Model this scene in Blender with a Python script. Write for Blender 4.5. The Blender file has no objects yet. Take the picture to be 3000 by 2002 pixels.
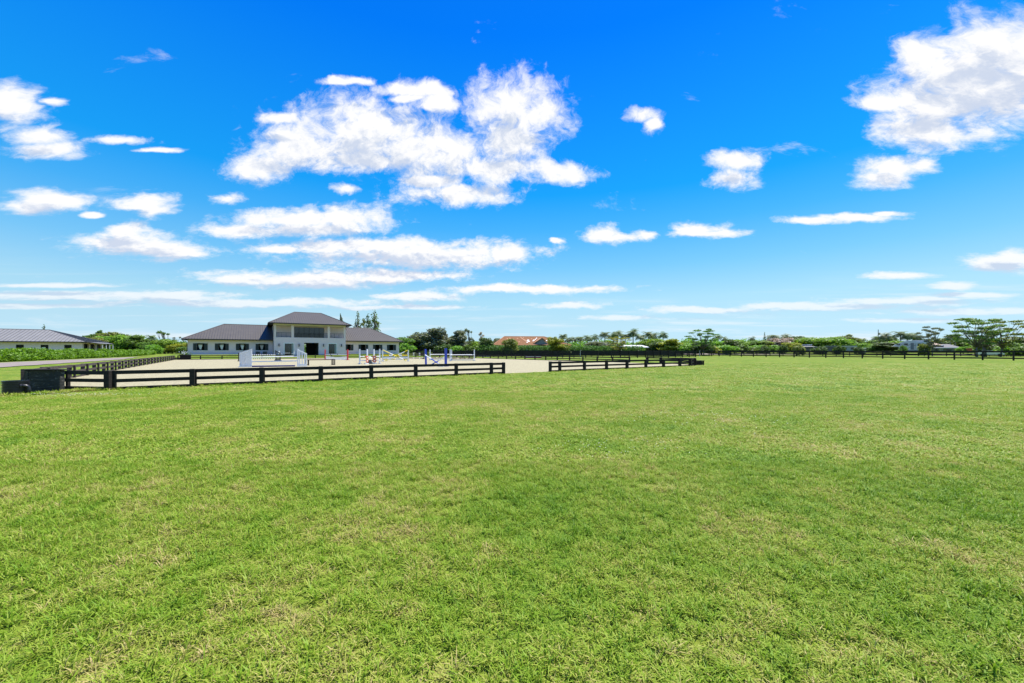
import bpy, math, random
import numpy as np
from mathutils import Vector, Matrix
R = math.radians
random.seed(7); rng = np.random.default_rng(7)
scn = bpy.context.scene
C = scn.collection

# ------------------------------------------------------------------ camera
EYE = 1.45; F = 1166.7; HY = 1028.0            # eye height (m); focal length and horizon in photo pixels
cam = bpy.data.cameras.new('camera'); camo = bpy.data.objects.new('camera', cam); C.objects.link(camo)
cam.sensor_width = 36.0; cam.lens = 36.0 * F / 3000.0
cam.shift_y = (HY - 1001.0) / 3000.0
cam.clip_start = 0.05; cam.clip_end = 9000
camo.location = (0, 0, EYE); camo.rotation_euler = (R(90), 0, 0)
scn.camera = camo
scn.view_settings.view_transform = 'Standard'; scn.view_settings.look = 'None'
scn.view_settings.gamma = 1.0; scn.view_settings.use_curve_mapping = False
scn.view_settings.exposure = 1.0

# ------------------------------------------------------------------ sun and sky
SUN_AZ = math.atan2(0.80, 0.60); SUN_EL = R(66)
sl = bpy.data.lights.new('sun', 'SUN'); sl.energy = 4.6; sl.angle = R(0.53); sl.color = (1.0, 0.955, 0.87)
so = bpy.data.objects.new('sun', sl); C.objects.link(so); so.location = (60, 40, 120)
sd = Vector((math.sin(SUN_AZ)*math.cos(SUN_EL), math.cos(SUN_AZ)*math.cos(SUN_EL), math.sin(SUN_EL)))
so.rotation_euler = sd.to_track_quat('Z', 'Y').to_euler()

world = bpy.data.worlds.new('World'); scn.world = world; world.use_nodes = True
def build_world():
    nt = world.node_tree; N = nt.nodes; L = nt.links
    for n in list(N): N.remove(n)
    def math_(op, a, b=None, c=None, clamp=False, tree=None):
        t = tree or nt
        n = t.nodes.new('ShaderNodeMath'); n.operation = op; n.use_clamp = clamp
        for i, v in enumerate((a, b, c)):
            if v is None: continue
            if isinstance(v, (int, float)): n.inputs[i].default_value = v
            else: t.links.new(v, n.inputs[i])
        return n.outputs[0]
    # cloud field group: union of soft ellipses in (azimuth, elevation)
    K = 3000/2350.0
    blobs = [ # display px: cx, cy, rx, ry   (picture 2350 wide)
     (840,305,170,75),(690,340,110,42),(600,385,75,28),(960,345,120,52),(1165,240,88,66),(1170,325,80,48),(1245,265,62,36),(1045,350,50,48),
     (1140,388,140,26),(1290,400,66,22),(905,205,55,16),(975,212,70,18),(1000,240,40,24),(930,228,50,10),(990,418,85,16),(1050,445,110,23),(650,272,60,14),(770,190,40,7),(825,186,36,9),(860,372,140,26),
     (2240,190,165,105),(2300,125,130,80),(2180,175,90,70),(2130,235,120,56),(2020,235,80,16),(2140,300,125,36),(2110,140,75,45),(2290,230,110,55),(2350,180,120,90),
     (1470,262,30,16),(1492,288,20,18),(1685,375,58,24),(1680,410,50,24),(2050,388,90,24),(2030,405,75,24),(2130,385,40,16),
     (1390,535,42,18),(1400,542,50,10),(1490,540,28,9),(1605,527,50,17),(1620,536,80,9),(1275,552,18,6),(1860,505,70,9),(1950,498,90,9),(2035,490,40,6),
     (20,240,70,40),(110,235,34,9),(100,315,55,20),(115,345,75,18),(110,460,75,24),(75,470,55,16),(325,468,60,22),(350,480,40,18),(520,458,36,12),(205,494,26,6),
     (320,560,125,26),(290,530,50,22),(400,575,80,18),(290,322,60,9),(370,345,60,6),(690,505,130,22),(560,530,90,16),(800,505,95,26),(720,524,150,16),
     (880,566,240,19),(960,586,240,27),(1150,583,80,22),(650,571,60,9),(560,640,70,15),(730,640,220,19),(900,632,150,14),
     (1210,664,190,9),(980,680,95,10),(1310,700,70,8),(400,683,150,13),(150,680,240,10),(130,655,150,5),(60,703,220,5),(620,695,330,9),(900,706,180,5),
     (1600,712,120,8),(1850,703,200,9),(2080,690,150,10),(2230,678,110,6),(2290,605,90,17),(2340,595,60,18),(2070,633,75,9),(2190,658,40,9),(2200,716,180,7),(1430,730,90,6),(2060,735,110,5),(2310,715,60,7),(785,433,30,10)]
    g = bpy.data.node_groups.new('cloud_field', 'ShaderNodeTree')
    g.interface.new_socket('P', in_out='INPUT', socket_type='NodeSocketVector')
    g.interface.new_socket('F', in_out='OUTPUT', socket_type='NodeSocketFloat')
    gi = g.nodes.new('NodeGroupInput'); go = g.nodes.new('NodeGroupOutput')
    items = []
    for cx, cy, rx, ry in blobs:
        X = (cx*K-1500)/F; Z = (HY-cy*K)/F
        az = math.atan(X); el = math.atan(Z*math.cos(az))
        items.append((az, Z, rx*K/F*math.cos(az)**2, ry*K/F))
    r2 = random.Random(5)
    for i in range(16):                       # the sky goes on beyond the frame
        a = r2.choice((-1, 1))*r2.uniform(1.15, 3.0); e = r2.uniform(.08, .85)
        items.append((a, math.tan(e)/.42, r2.uniform(.12, .3)*(1 if e > .2 else 1.3), r2.uniform(.03, .09)*(1+2*e)))
    acc = None
    for az, el, ra, re in items:
        s = g.nodes.new('ShaderNodeVectorMath'); s.operation = 'SUBTRACT'; g.links.new(gi.outputs[0], s.inputs[0]); s.inputs[1].default_value = (az, el, 0)
        m = g.nodes.new('ShaderNodeVectorMath'); m.operation = 'MULTIPLY'; g.links.new(s.outputs[0], m.inputs[0]); m.inputs[1].default_value = (1/(ra*1.15), 1/(re*1.18), 0)
        l = g.nodes.new('ShaderNodeVectorMath'); l.operation = 'LENGTH'; g.links.new(m.outputs[0], l.inputs[0])
        if acc is None: acc = l.outputs['Value']
        else:
            mm = g.nodes.new('ShaderNodeMath'); mm.operation = 'SMOOTH_MIN'; mm.inputs[2].default_value = .16
            g.links.new(acc, mm.inputs[0]); g.links.new(l.outputs['Value'], mm.inputs[1]); acc = mm.outputs[0]
    g.links.new(math_('SUBTRACT', 1.0, acc, tree=g), go.inputs[0])
    tc = N.new('ShaderNodeTexCoord'); sx = N.new('ShaderNodeSeparateXYZ'); L.new(tc.outputs['Generated'], sx.inputs[0])
    az = math_('ARCTAN2', sx.outputs[0], sx.outputs[1]); el = math_('ARCSINE', sx.outputs[2])
    # height over a level cloud deck: elevation measured along lines of constant height, kept finite to the sides
    hgt = math_('DIVIDE', math_('TANGENT', math_('MINIMUM', el, 1.35)), math_('MAXIMUM', math_('COSINE', az), .42))
    cp = N.new('ShaderNodeCombineXYZ'); L.new(az, cp.inputs[0]); L.new(hgt, cp.inputs[1])
    # warp
    sc = N.new('ShaderNodeVectorMath'); sc.operation = 'MULTIPLY'; L.new(cp.outputs[0], sc.inputs[0]); sc.inputs[1].default_value = (1.0, 1.6, 1)
    def noise(vec, scale, detail, rough, lac=2.0, col=False, dist=0):
        n = N.new('ShaderNodeTexNoise'); n.inputs['Scale'].default_value = scale; n.inputs['Detail'].default_value = detail
        n.inputs['Roughness'].default_value = rough; n.inputs['Lacunarity'].default_value = lac; n.inputs['Distortion'].default_value = dist
        L.new(vec, n.inputs['Vector']); return n.outputs['Color' if col else 'Fac']
    w = noise(sc.outputs[0], 9, 4, .55, col=True)
    ws = N.new('ShaderNodeVectorMath'); ws.operation = 'SUBTRACT'; L.new(w, ws.inputs[0]); ws.inputs[1].default_value = (.5, .5, .5)
    wfac = math_('MULTIPLY_ADD', el, .075, .010)
    wm = N.new('ShaderNodeVectorMath'); wm.operation = 'SCALE'; L.new(ws.outputs[0], wm.inputs[0]); L.new(wfac, wm.inputs['Scale'])
    wy = N.new('ShaderNodeVectorMath'); wy.operation = 'MULTIPLY'; L.new(wm.outputs[0], wy.inputs[0]); wy.inputs[1].default_value = (1.6, .8, 0)
    P = N.new('ShaderNodeVectorMath'); P.operation = 'ADD'; L.new(cp.outputs[0], P.inputs[0]); L.new(wy.outputs[0], P.inputs[1])
    def field(vec):
        n = N.new('ShaderNodeGroup'); n.node_tree = g; L.new(vec, n.inputs[0]); return n.outputs[0]
    F0 = field(P.outputs[0])
    up = N.new('ShaderNodeVectorMath'); up.operation = 'ADD'; L.new(P.outputs[0], up.inputs[0])
    upv = N.new('ShaderNodeCombineXYZ'); upv.inputs[0].default_value = .012
    L.new(math_('MULTIPLY_ADD', el, .10, .009), upv.inputs[1]); L.new(upv.outputs[0], up.inputs[1])
    F1 = field(up.outputs[0])
    sp_ = N.new('ShaderNodeSeparateXYZ'); L.new(P.outputs[0], sp_.inputs[0]); sb = N.new('ShaderNodeCombineXYZ'); L.new(sp_.outputs[0], sb.inputs[0])
    L.new(math_('MULTIPLY', math_('LOGARITHM', math_('ADD', math_('MAXIMUM', sp_.outputs[1], 0.0), .05), math.e), .50), sb.inputs[1])
    def billow(vec):
        v = N.new('ShaderNodeTexVoronoi'); v.voronoi_dimensions = '2D'; v.feature = 'F1'; v.normalize = True
        v.inputs['Scale'].default_value = 17; v.inputs['Detail'].default_value = 4; v.inputs['Roughness'].default_value = .55; v.inputs['Lacunarity'].default_value = 2.3
        L.new(vec, v.inputs['Vector']); return v.outputs['Distance']
    fb = noise(sb.outputs[0], 15, 10, .66, 2.1)
    bl = billow(sb.outputs[0])
    tex = math_('MULTIPLY_ADD', fb, FBA, math_('MULTIPLY', bl, -BLA))
    sc2 = N.new('ShaderNodeVectorMath'); sc2.operation = 'ADD'; L.new(sb.outputs[0], sc2.inputs[0]); sc2.inputs[1].default_value = (.005, .018, 0)
    tex2 = math_('MULTIPLY_ADD', noise(sc2.outputs[0], 15, 8, .64, 2.1), FBA, math_('MULTIPLY', billow(sc2.outputs[0]), -BLA))
    d0 = math_('ADD', math_('ADD', tex, TOFF), F0)
    dens = N.new('ShaderNodeMapRange'); dens.interpolation_type = 'SMOOTHSTEP'; L.new(d0, dens.inputs[0])
    dens.inputs[1].default_value = -.16; dens.inputs[2].default_value = DW
    dlow = N.new('ShaderNodeMapRange'); L.new(el, dlow.inputs[0]); dlow.inputs[1].default_value = .04; dlow.inputs[2].default_value = .16; dlow.inputs[3].default_value = .45; dlow.inputs[4].default_value = 1.0
    densl = math_('MULTIPLY', dens.outputs[0], dlow.outputs[0])
    # thin streaks low over the horizon
    hs = N.new('ShaderNodeVectorMath'); hs.operation = 'MULTIPLY'; L.new(cp.outputs[0], hs.inputs[0]); hs.inputs[1].default_value = (1.0, 14, 1)
    hn = noise(hs.outputs[0], 3.2, 6, .6)
    hm = N.new('ShaderNodeMapRange'); hm.interpolation_type = 'SMOOTHSTEP'; L.new(hn, hm.inputs[0]); hm.inputs[1].default_value = .47; hm.inputs[2].default_value = .72
    he = N.new('ShaderNodeMapRange'); he.interpolation_type = 'SMOOTHSTEP'; L.new(el, he.inputs[0]); he.inputs[1].default_value = .17; he.inputs[2].default_value = .02
    streak = math_('MULTIPLY', math_('MULTIPLY', hm.outputs[0], he.outputs[0]), .55)
    # scattered small wisps
    wn = noise(sc.outputs[0], 5.5, 8, .62, 2.2, dist=.4)
    wp = N.new('ShaderNodeMapRange'); wp.interpolation_type = 'SMOOTHSTEP'; L.new(wn, wp.inputs[0]); wp.inputs[1].default_value = .63; wp.inputs[2].default_value = .80
    wisp = math_('MULTIPLY', wp.outputs[0], .5)
    dtot = math_('MAXIMUM', densl, math_('MAXIMUM', streak, wisp))
    # shading: thick cloud above -> grey base
    lowt = N.new('ShaderNodeMapRange'); L.new(el, lowt.inputs[0]); lowt.inputs[1].default_value = .03; lowt.inputs[2].default_value = .34; lowt.inputs[3].default_value = .52; lowt.inputs[4].default_value = .05
    sh = math_('ADD', math_('MULTIPLY_ADD', math_('SUBTRACT', tex2, tex), 1.0, F1), lowt.outputs[0])
    shr = N.new('ShaderNodeMapRange'); shr.interpolation_type = 'SMOOTHSTEP'; L.new(sh, shr.inputs[0]); shr.inputs[1].default_value = .24; shr.inputs[2].default_value = 1.05
    cc = N.new('ShaderNodeMix'); cc.data_type = 'RGBA'; L.new(math_('MULTIPLY', shr.outputs[0], .95), cc.inputs[0])
    cc.inputs[6].default_value = (CL*1.0, CL*1.0, CL*1.01, 1); cc.inputs[7].default_value = (CL*.60, CL*.68, CL*.84, 1)
    # clear sky
    sky = N.new('ShaderNodeTexSky'); sky.sky_type = 'NISHITA'; sky.sun_disc = False; sky.sun_elevation = SUN_EL; sky.sun_rotation = SUN_AZ
    sky.altitude = 0; sky.air_density = 1.0; sky.dust_density = .6; sky.ozone_density = 1.6
    # deep saturated blue overhead, pale over the horizon
    cr = N.new('ShaderNodeValToRGB'); L.new(el, cr.inputs[0]); e = cr.color_ramp.elements
    e[0].position = 0; e[0].color = (.50, .80, 1.0, 1); e[1].position = 1; e[1].color = (.03, .32, .95, 1)
    for q, c in ((.025, (.43, .64, .97)), (.069, (.46, .63, .76)), (.123, (.52, .69, .74)), (.20, (.34, .68, .82)), (.29, (.14, .62, .92)), (.37, (.04, .56, .99)), (.67, (.012, .35, 1.08))): x = e.new(q); x.color = (*c, 1)
    gm = N.new('ShaderNodeMix'); gm.data_type = 'RGBA'; gm.blend_type = 'MULTIPLY'; gm.inputs[0].default_value = 1
    L.new(sky.outputs[0], gm.inputs[6]); L.new(cr.outputs[0], gm.inputs[7])
    # evens the brightness round the horizon: clear subtropical air, deep azure overhead
    cz = N.new('ShaderNodeValToRGB'); L.new(el, cz.inputs[0]); e = cz.color_ramp.elements
    e[0].position = 0; e[0].color = (.58, .82, .95, 1); e[1].position = 1; e[1].color = (.0, .16, .90, 1)
    for q, c in ((.069, (.53, .80, .96)), (.123, (.43, .77, .97)), (.20, (.21, .62, 1.0)), (.29, (.07, .48, 1.0)), (.37, (.01, .39, 1.0)), (.67, (.0, .22, 1.0))): x = e.new(q); x.color = (*c, 1)
    cs = N.new('ShaderNodeVectorMath'); cs.operation = 'SCALE'; L.new(cz.outputs[0], cs.inputs[0]); cs.inputs['Scale'].default_value = 5.0
    ev = N.new('ShaderNodeMix'); ev.data_type = 'RGBA'; ev.inputs[0].default_value = .65; L.new(gm.outputs[2], ev.inputs[6]); L.new(cs.outputs[0], ev.inputs[7])
    mx = N.new('ShaderNodeMix'); mx.data_type = 'RGBA'; L.new(dtot, mx.inputs[0]); L.new(ev.outputs[2], mx.inputs[6]); L.new(cc.outputs[2], mx.inputs[7])
    bg = N.new('ShaderNodeBackground'); bg.inputs['Strength'].default_value = .10; L.new(mx.outputs[2], bg.inputs[0])
    out = N.new('ShaderNodeOutputWorld'); L.new(bg.outputs[0], out.inputs[0])
CL = 5.1; FBA = 2.4; BLA = .9; TOFF = -.78; DW = .78
build_world()

# ------------------------------------------------------------------ helpers
def at(px, py, Z):                                       # point of the place seen at a photo pixel at distance Z
    return Vector(((px-1500)/F*Z, Z, EYE + (HY-py)/F*Z))
def sstep(a, b, x):
    t = np.clip((x-a)/(b-a), 0, 1); return t*t*(3-2*t)
BTH = R(32.5); BU = np.array((math.cos(BTH), math.sin(BTH))); BN = np.array((-math.sin(BTH), math.cos(BTH))); BO = np.array((-65.175, 80.0))
def terrain(x, y):
    x = np.asarray(x, float); y = np.asarray(y, float)
    s = (x-BO[0])*BU[0] + (y-BO[1])*BU[1]; n = (x-BO[0])*BN[0] + (y-BO[1])*BN[1]
    left = .42*sstep(100, 140, y); right = 1.05*sstep(104, 150, y)
    h = left + (right-left)*sstep(-20, 20, x)
    m = sstep(-12, -1, s)*(1-sstep(44, 56, s))*sstep(-15, -6, n)*(1-sstep(24, 40, n))
    wing = 1 - sstep(13.2, 14.4, s)*(1-sstep(29.6, 30.8, s))
    pad = .36 + .30*wing*sstep(-6.5, -2.5, n)*(1-sstep(13, 18, n))
    return h*(1-m) + pad*m
def tz(x, y): return float(terrain(x, y))

def link(name, me, mat=None, parent=None):
    o = bpy.data.objects.new(name, me); C.objects.link(o)
    if mat is not None and me is not None and len(me.materials) == 0: me.materials.append(mat)
    if parent is not None: o.parent = parent
    return o
def mesh(name, v, f, smooth=False):
    me = bpy.data.meshes.new(name); me.from_pydata([tuple(map(float, p)) for p in v], [], [tuple(map(int, q)) for q in f])
    if smooth:
        for p in me.polygons: p.use_smooth = True
    me.update(); return me
def npmesh(name, V, nper, smooth=False):
    """V (n*nper,3): independent polygons with nper corners"""
    V = np.asarray(V, np.float32); n = len(V)//nper
    me = bpy.data.meshes.new(name); me.vertices.add(n*nper); me.vertices.foreach_set('co', V.ravel())
    me.loops.add(n*nper); me.loops.foreach_set('vertex_index', np.arange(n*nper, dtype=np.int32))
    me.polygons.add(n); me.polygons.foreach_set('loop_start', np.arange(n, dtype=np.int32)*nper)
    me.update(); me.validate(); return me
def thing(name, label, cat, loc=(0, 0, 0), rz=0, group=None):
    o = bpy.data.objects.new(name, None); C.objects.link(o); o.empty_display_size = .3
    o.location = loc; o.rotation_euler = (0, 0, rz); return tag(o, label, cat, group)
def tag(o, label, cat=None, group=None, kind=None):
    if label: o['label'] = label
    if cat: o['category'] = cat
    if group: o['group'] = group
    if kind: o['kind'] = kind
    return o
class MB:
    def __init__(s): s.v = []; s.f = []
    def box(s, x0, x1, y0, y1, z0, z1, M=None):
        b = len(s.v); P = [(x0,y0,z0),(x1,y0,z0),(x1,y1,z0),(x0,y1,z0),(x0,y0,z1),(x1,y0,z1),(x1,y1,z1),(x0,y1,z1)]
        if M is not None: P = [tuple(M @ Vector(p)) for p in P]
        s.v += P; s.f += [tuple(b+i for i in q) for q in ((3,2,1,0),(4,5,6,7),(0,1,5,4),(1,2,6,5),(2,3,7,6),(3,0,4,7))]; return s
    def cbox(s, x0, x1, y0, y1, z0, z1, c=.01):            # box with chamfered vertical and top edges
        b = len(s.v)
        def ring(z, i): return [(x0+i+c,y0+i,z),(x1-i-c,y0+i,z),(x1-i,y0+i+c,z),(x1-i,y1-i-c,z),(x1-i-c,y1-i,z),(x0+i+c,y1-i,z),(x0+i,y1-i-c,z),(x0+i,y0+i+c,z)]
        s.v += ring(z0, 0)+ring(z1-c, 0)+ring(z1, c)
        for k in (0, 8):
            for i in range(8): j = (i+1) % 8; s.f.append((b+k+i, b+k+j, b+k+8+j, b+k+8+i))
        s.f.append(tuple(b+7-i for i in range(8))); s.f.append(tuple(b+16+i for i in range(8))); return s
    def quad(s, *p):
        b = len(s.v); s.v += [tuple(q) for q in p]; s.f.append(tuple(range(b, b+len(p)))); return s
    def tube(s, p0, p1, r0, r1=None, n=8, caps=True):
        r1 = r0 if r1 is None else r1
        p0 = Vector(p0); p1 = Vector(p1); d = (p1-p0).normalized()
        a = d.orthogonal().normalized(); b_ = d.cross(a); b = len(s.v)
        for p, r in ((p0, r0), (p1, r1)):
            for i in range(n):
                t = 2*math.pi*i/n; s.v.append(tuple(p + a*math.cos(t)*r + b_*math.sin(t)*r))
        for i in range(n): j = (i+1) % n; s.f.append((b+i, b+j, b+n+j, b+n+i))
        if caps: s.f.append(tuple(b+n-1-i for i in range(n))); s.f.append(tuple(b+n+i for i in range(n)))
        return s
    def path(s, pts, rad, n=7):
        pts = [Vector(p) for p in pts]; b = len(s.v); a = None
        for k, p in enumerate(pts):
            d = (pts[min(k+1, len(pts)-1)]-pts[max(k-1, 0)]).normalized()
            a = d.orthogonal().normalized() if a is None else (a - d*a.dot(d)).normalized()
            c = d.cross(a); r = rad[k] if isinstance(rad, (list, tuple)) else rad
            for i in range(n): t = 2*math.pi*i/n; s.v.append(tuple(p + a*math.cos(t)*r + c*math.sin(t)*r))
        for k in range(len(pts)-1):
            for i in range(n): j = (i+1) % n; s.f.append((b+k*n+i, b+k*n+j, b+(k+1)*n+j, b+(k+1)*n+i))
        s.f.append(tuple(b+n-1-i for i in range(n))); s.f.append(tuple(b+(len(pts)-1)*n+i for i in range(n))); return s
    def lathe(s, prof, n=32, c=(0, 0)):
        b = len(s.v)
        for r, z in prof:
            for i in range(n): t = 2*math.pi*i/n; s.v.append((c[0]+r*math.cos(t), c[1]+r*math.sin(t), z))
        for k in range(len(prof)-1):
            for i in range(n): j = (i+1) % n; s.f.append((b+k*n+i, b+k*n+j, b+(k+1)*n+j, b+(k+1)*n+i))
        return s
    def build(s, name, mat, parent=None, smooth=False): return link(name, mesh(name, s.v, s.f, smooth), mat, parent)

# ------------------------------------------------------------------ materials
def mat(name, col, rough=.7, var=.12, scale=3.0, bump=0.0, bscale=40, metal=0, spec=.5, col2=None, stretch=(1,1,1), detail=5, world=False, sub=None):
    m = bpy.data.materials.new(name); m.use_nodes = True; nt = m.node_tree; N = nt.nodes; L = nt.links
    b = N['Principled BSDF']; b.inputs['Roughness'].default_value = rough; b.inputs['Metallic'].default_value = metal
    b.inputs['Specular IOR Level'].default_value = spec
    if world:
        geo = N.new('ShaderNodeNewGeometry'); src = geo.outputs['Position']
    else:
        tc = N.new('ShaderNodeTexCoord'); src = tc.outputs['Object']
    mp = N.new('ShaderNodeMapping'); mp.inputs['Scale'].default_value = stretch; L.new(src, mp.inputs[0])
    n = N.new('ShaderNodeTexNoise'); n.inputs['Scale'].default_value = scale; n.inputs['Detail'].default_value = detail; n.inputs['Roughness'].default_value = .62
    L.new(mp.outputs[0], n.inputs['Vector'])
    r = N.new('ShaderNodeMapRange'); L.new(n.outputs['Fac'], r.inputs[0]); r.inputs[1].default_value = .3; r.inputs[2].default_value = .7
    mx = N.new('ShaderNodeMix'); mx.data_type = 'RGBA'; L.new(r.outputs[0], mx.inputs[0])
    c2 = col2 if col2 else tuple(min(1, c*(1+var)) for c in col); c1 = col if col2 else tuple(c*(1-var) for c in col)
    mx.inputs[6].default_value = (*c1, 1); mx.inputs[7].default_value = (*c2, 1); L.new(mx.outputs[2], b.inputs['Base Color'])
    if bump:
        n2 = N.new('ShaderNodeTexNoise'); n2.inputs['Scale'].default_value = bscale; n2.inputs['Detail'].default_value = 4; L.new(mp.outputs[0], n2.inputs['Vector'])
        bp = N.new('ShaderNodeBump'); bp.inputs['Strength'].default_value = bump; bp.inputs['Distance'].default_value = .02
        L.new(n2.outputs['Fac'], bp.inputs['Height']); L.new(bp.outputs[0], b.inputs['Normal'])
    return m
M = {}
M['fence'] = mat('black_painted_timber', (.010,.008,.007), .7, scale=6, col2=(.034,.028,.024), spec=.22, bump=.25, bscale=30, world=True, stretch=(1,1,3))
M['fence_old'] = mat('faded_black_timber', (.035,.028,.025), .8, scale=5, col2=(.085,.07,.062), spec=.25, bump=.4, world=True, stretch=(1,1,4))
M['peeling'] = mat('peeling_black_paint', (.006,.006,.006), .7, scale=3.2, col2=(.02,.02,.018), bump=.6, bscale=20, stretch=(1,1,4), detail=8)
def peel(m):
    nt = m.node_tree; N = nt.nodes; L = nt.links; b = N['Principled BSDF']
    tc = N.new('ShaderNodeTexCoord'); mp = N.new('ShaderNodeMapping'); mp.inputs['Scale'].default_value = (3.2, 3.2, 9); L.new(tc.outputs['Object'], mp.inputs[0])
    n = N.new('ShaderNodeTexNoise'); n.inputs['Scale'].default_value = 1.5; n.inputs['Detail'].default_value = 8; n.inputs['Roughness'].default_value = .7; n.inputs['Distortion'].default_value = .8
    L.new(mp.outputs[0], n.inputs[0]); r = N.new('ShaderNodeMapRange'); r.inputs[1].default_value = .54; r.inputs[2].default_value = .64; L.new(n.outputs['Fac'], r.inputs[0])
    mx = N.new('ShaderNodeMix'); mx.data_type = 'RGBA'; old = b.inputs['Base Color'].links[0].from_socket
    L.new(r.outputs[0], mx.inputs[0]); L.new(old, mx.inputs[6]); mx.inputs[7].default_value = (.12,.11,.10,1); L.new(mx.outputs[2], b.inputs['Base Color'])
peel(M['peeling'])
M['plastic'] = mat('black_corrugated_plastic', (.014,.015,.020), .33, .3, scale=8)
M['stucco'] = mat('white_stucco', (.76,.61,.62), .9, .04, scale=2, bump=.15, bscale=60)
M['stucco2'] = mat('cream_and_bounce_stucco', (.64,.56,.47), .9, .04, scale=2, bump=.1)  # cream house wall; also carries painted bounce light on balcony beams and ceiling
M['trimw'] = mat('white_trim', (.80,.79,.77), .6, .03)
M['roof'] = mat('bronze_metal_roof', (.082,.074,.062), .55, .10, scale=.8, metal=0.0, spec=.3, stretch=(1,1,1))
M['roofline'] = mat('bronze_roof_seam', (.058,.050,.050), .5, .1)
M['roof2'] = mat('galvanised_metal_roof', (.19,.185,.175), .5, .12, scale=.7, metal=0.0, spec=.3)
M['roof2line'] = mat('galvanised_seam', (.085,.085,.09), .45, .1)
M['fascia'] = mat('dark_bronze_fascia', (.022,.017,.015), .45, .2)
M['glass'] = mat('dark_window_glass', (.012,.016,.018), .06, .3, spec=.7)
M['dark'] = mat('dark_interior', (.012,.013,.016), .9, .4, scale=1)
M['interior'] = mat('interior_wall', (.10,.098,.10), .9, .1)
M['shutter'] = mat('black_green_shutter', (.012,.02,.024), .5, .25)
M['blackm'] = mat('black_metal', (.012,.012,.014), .4, .2)
M['white'] = mat('white_painted_wood', (.78,.79,.80), .5, .05, scale=5)
M['whitew'] = mat('worn_white_paint', (.62,.62,.62), .55, scale=9, col2=(.84,.84,.85), detail=7)
M['red'] = mat('red_paint', (.50,.02,.035), .45, .15)
M['orange'] = mat('orange_red_paint', (.62,.13,.05), .45, .1)
M['yellow'] = mat('yellow_paint', (.80,.62,.01), .45, .08)
M['blue'] = mat('royal_blue_paint', (.015,.05,.40), .4, .12)
M['navy'] = mat('violet_blue_paint', (.05,.05,.21), .5, .15)
M['brown'] = mat('brown_stained_wood', (.16,.085,.045), .6, .2, stretch=(1,6,6))
M['dkbrown'] = mat('dark_brown_wood', (.035,.022,.016), .6, .3)
M['grey'] = mat('grey_plastic', (.09,.10,.10), .5, .2)
M['tile'] = mat('terracotta_roof', (.15,.068,.030), .9, scale=1.3, col2=(.24,.118,.055), spec=.2, bump=.5, bscale=12, detail=7)
M['tilel'] = mat('pale_terracotta', (.36,.18,.09), .8, .15, scale=2)
M['tarp'] = mat('pale_roof_patch', (.66,.64,.60), .6, .1)
M['shingle'] = mat('tan_shingle_roof', (.24,.18,.13), .85, scale=1.2, col2=(.34,.25,.18), detail=6)
M['shingleg'] = mat('grey_shingle_roof', (.13,.128,.13), .85, .15, scale=2)
M['housew'] = mat('grey_green_house_wall', (.34,.38,.35), .85, .06)
M['whiteroof'] = mat('white_sheet_roof', (.86,.86,.88), .4, .03)
M['rv'] = mat('white_gelcoat', (.52,.53,.54), .3, .03, spec=.5)
M['rvd'] = mat('grey_decal', (.16,.17,.19), .4, .1)
M['car'] = mat('dark_blue_car_paint', (.012,.02,.04), .22, .2)
M['carw'] = mat('white_car_paint', (.75,.77,.80), .25, .04)
M['tyre'] = mat('tyre_rubber', (.012,.012,.012), .8, .2)
M['bark'] = mat('grey_brown_bark', (.10,.085,.07), .9, scale=9, col2=(.22,.20,.17), bump=.6, stretch=(1,1,.3))
M['barkp'] = mat('palm_trunk', (.22,.19,.16), .9, scale=6, col2=(.34,.31,.27), bump=.4, stretch=(.4,.4,5))
M['container'] = mat('rust_orange_steel', (.50,.13,.05), .6, .15)
M['timber'] = mat('weathered_grey_timber', (.16,.145,.13), .85, .25, stretch=(1,1,5))
M['slab'] = mat('concrete_slab', (.50,.48,.45), .85, .06, scale=1.5)
M['tailr'] = mat('red_lens', (.4,.01,.01), .3, .1)

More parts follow.
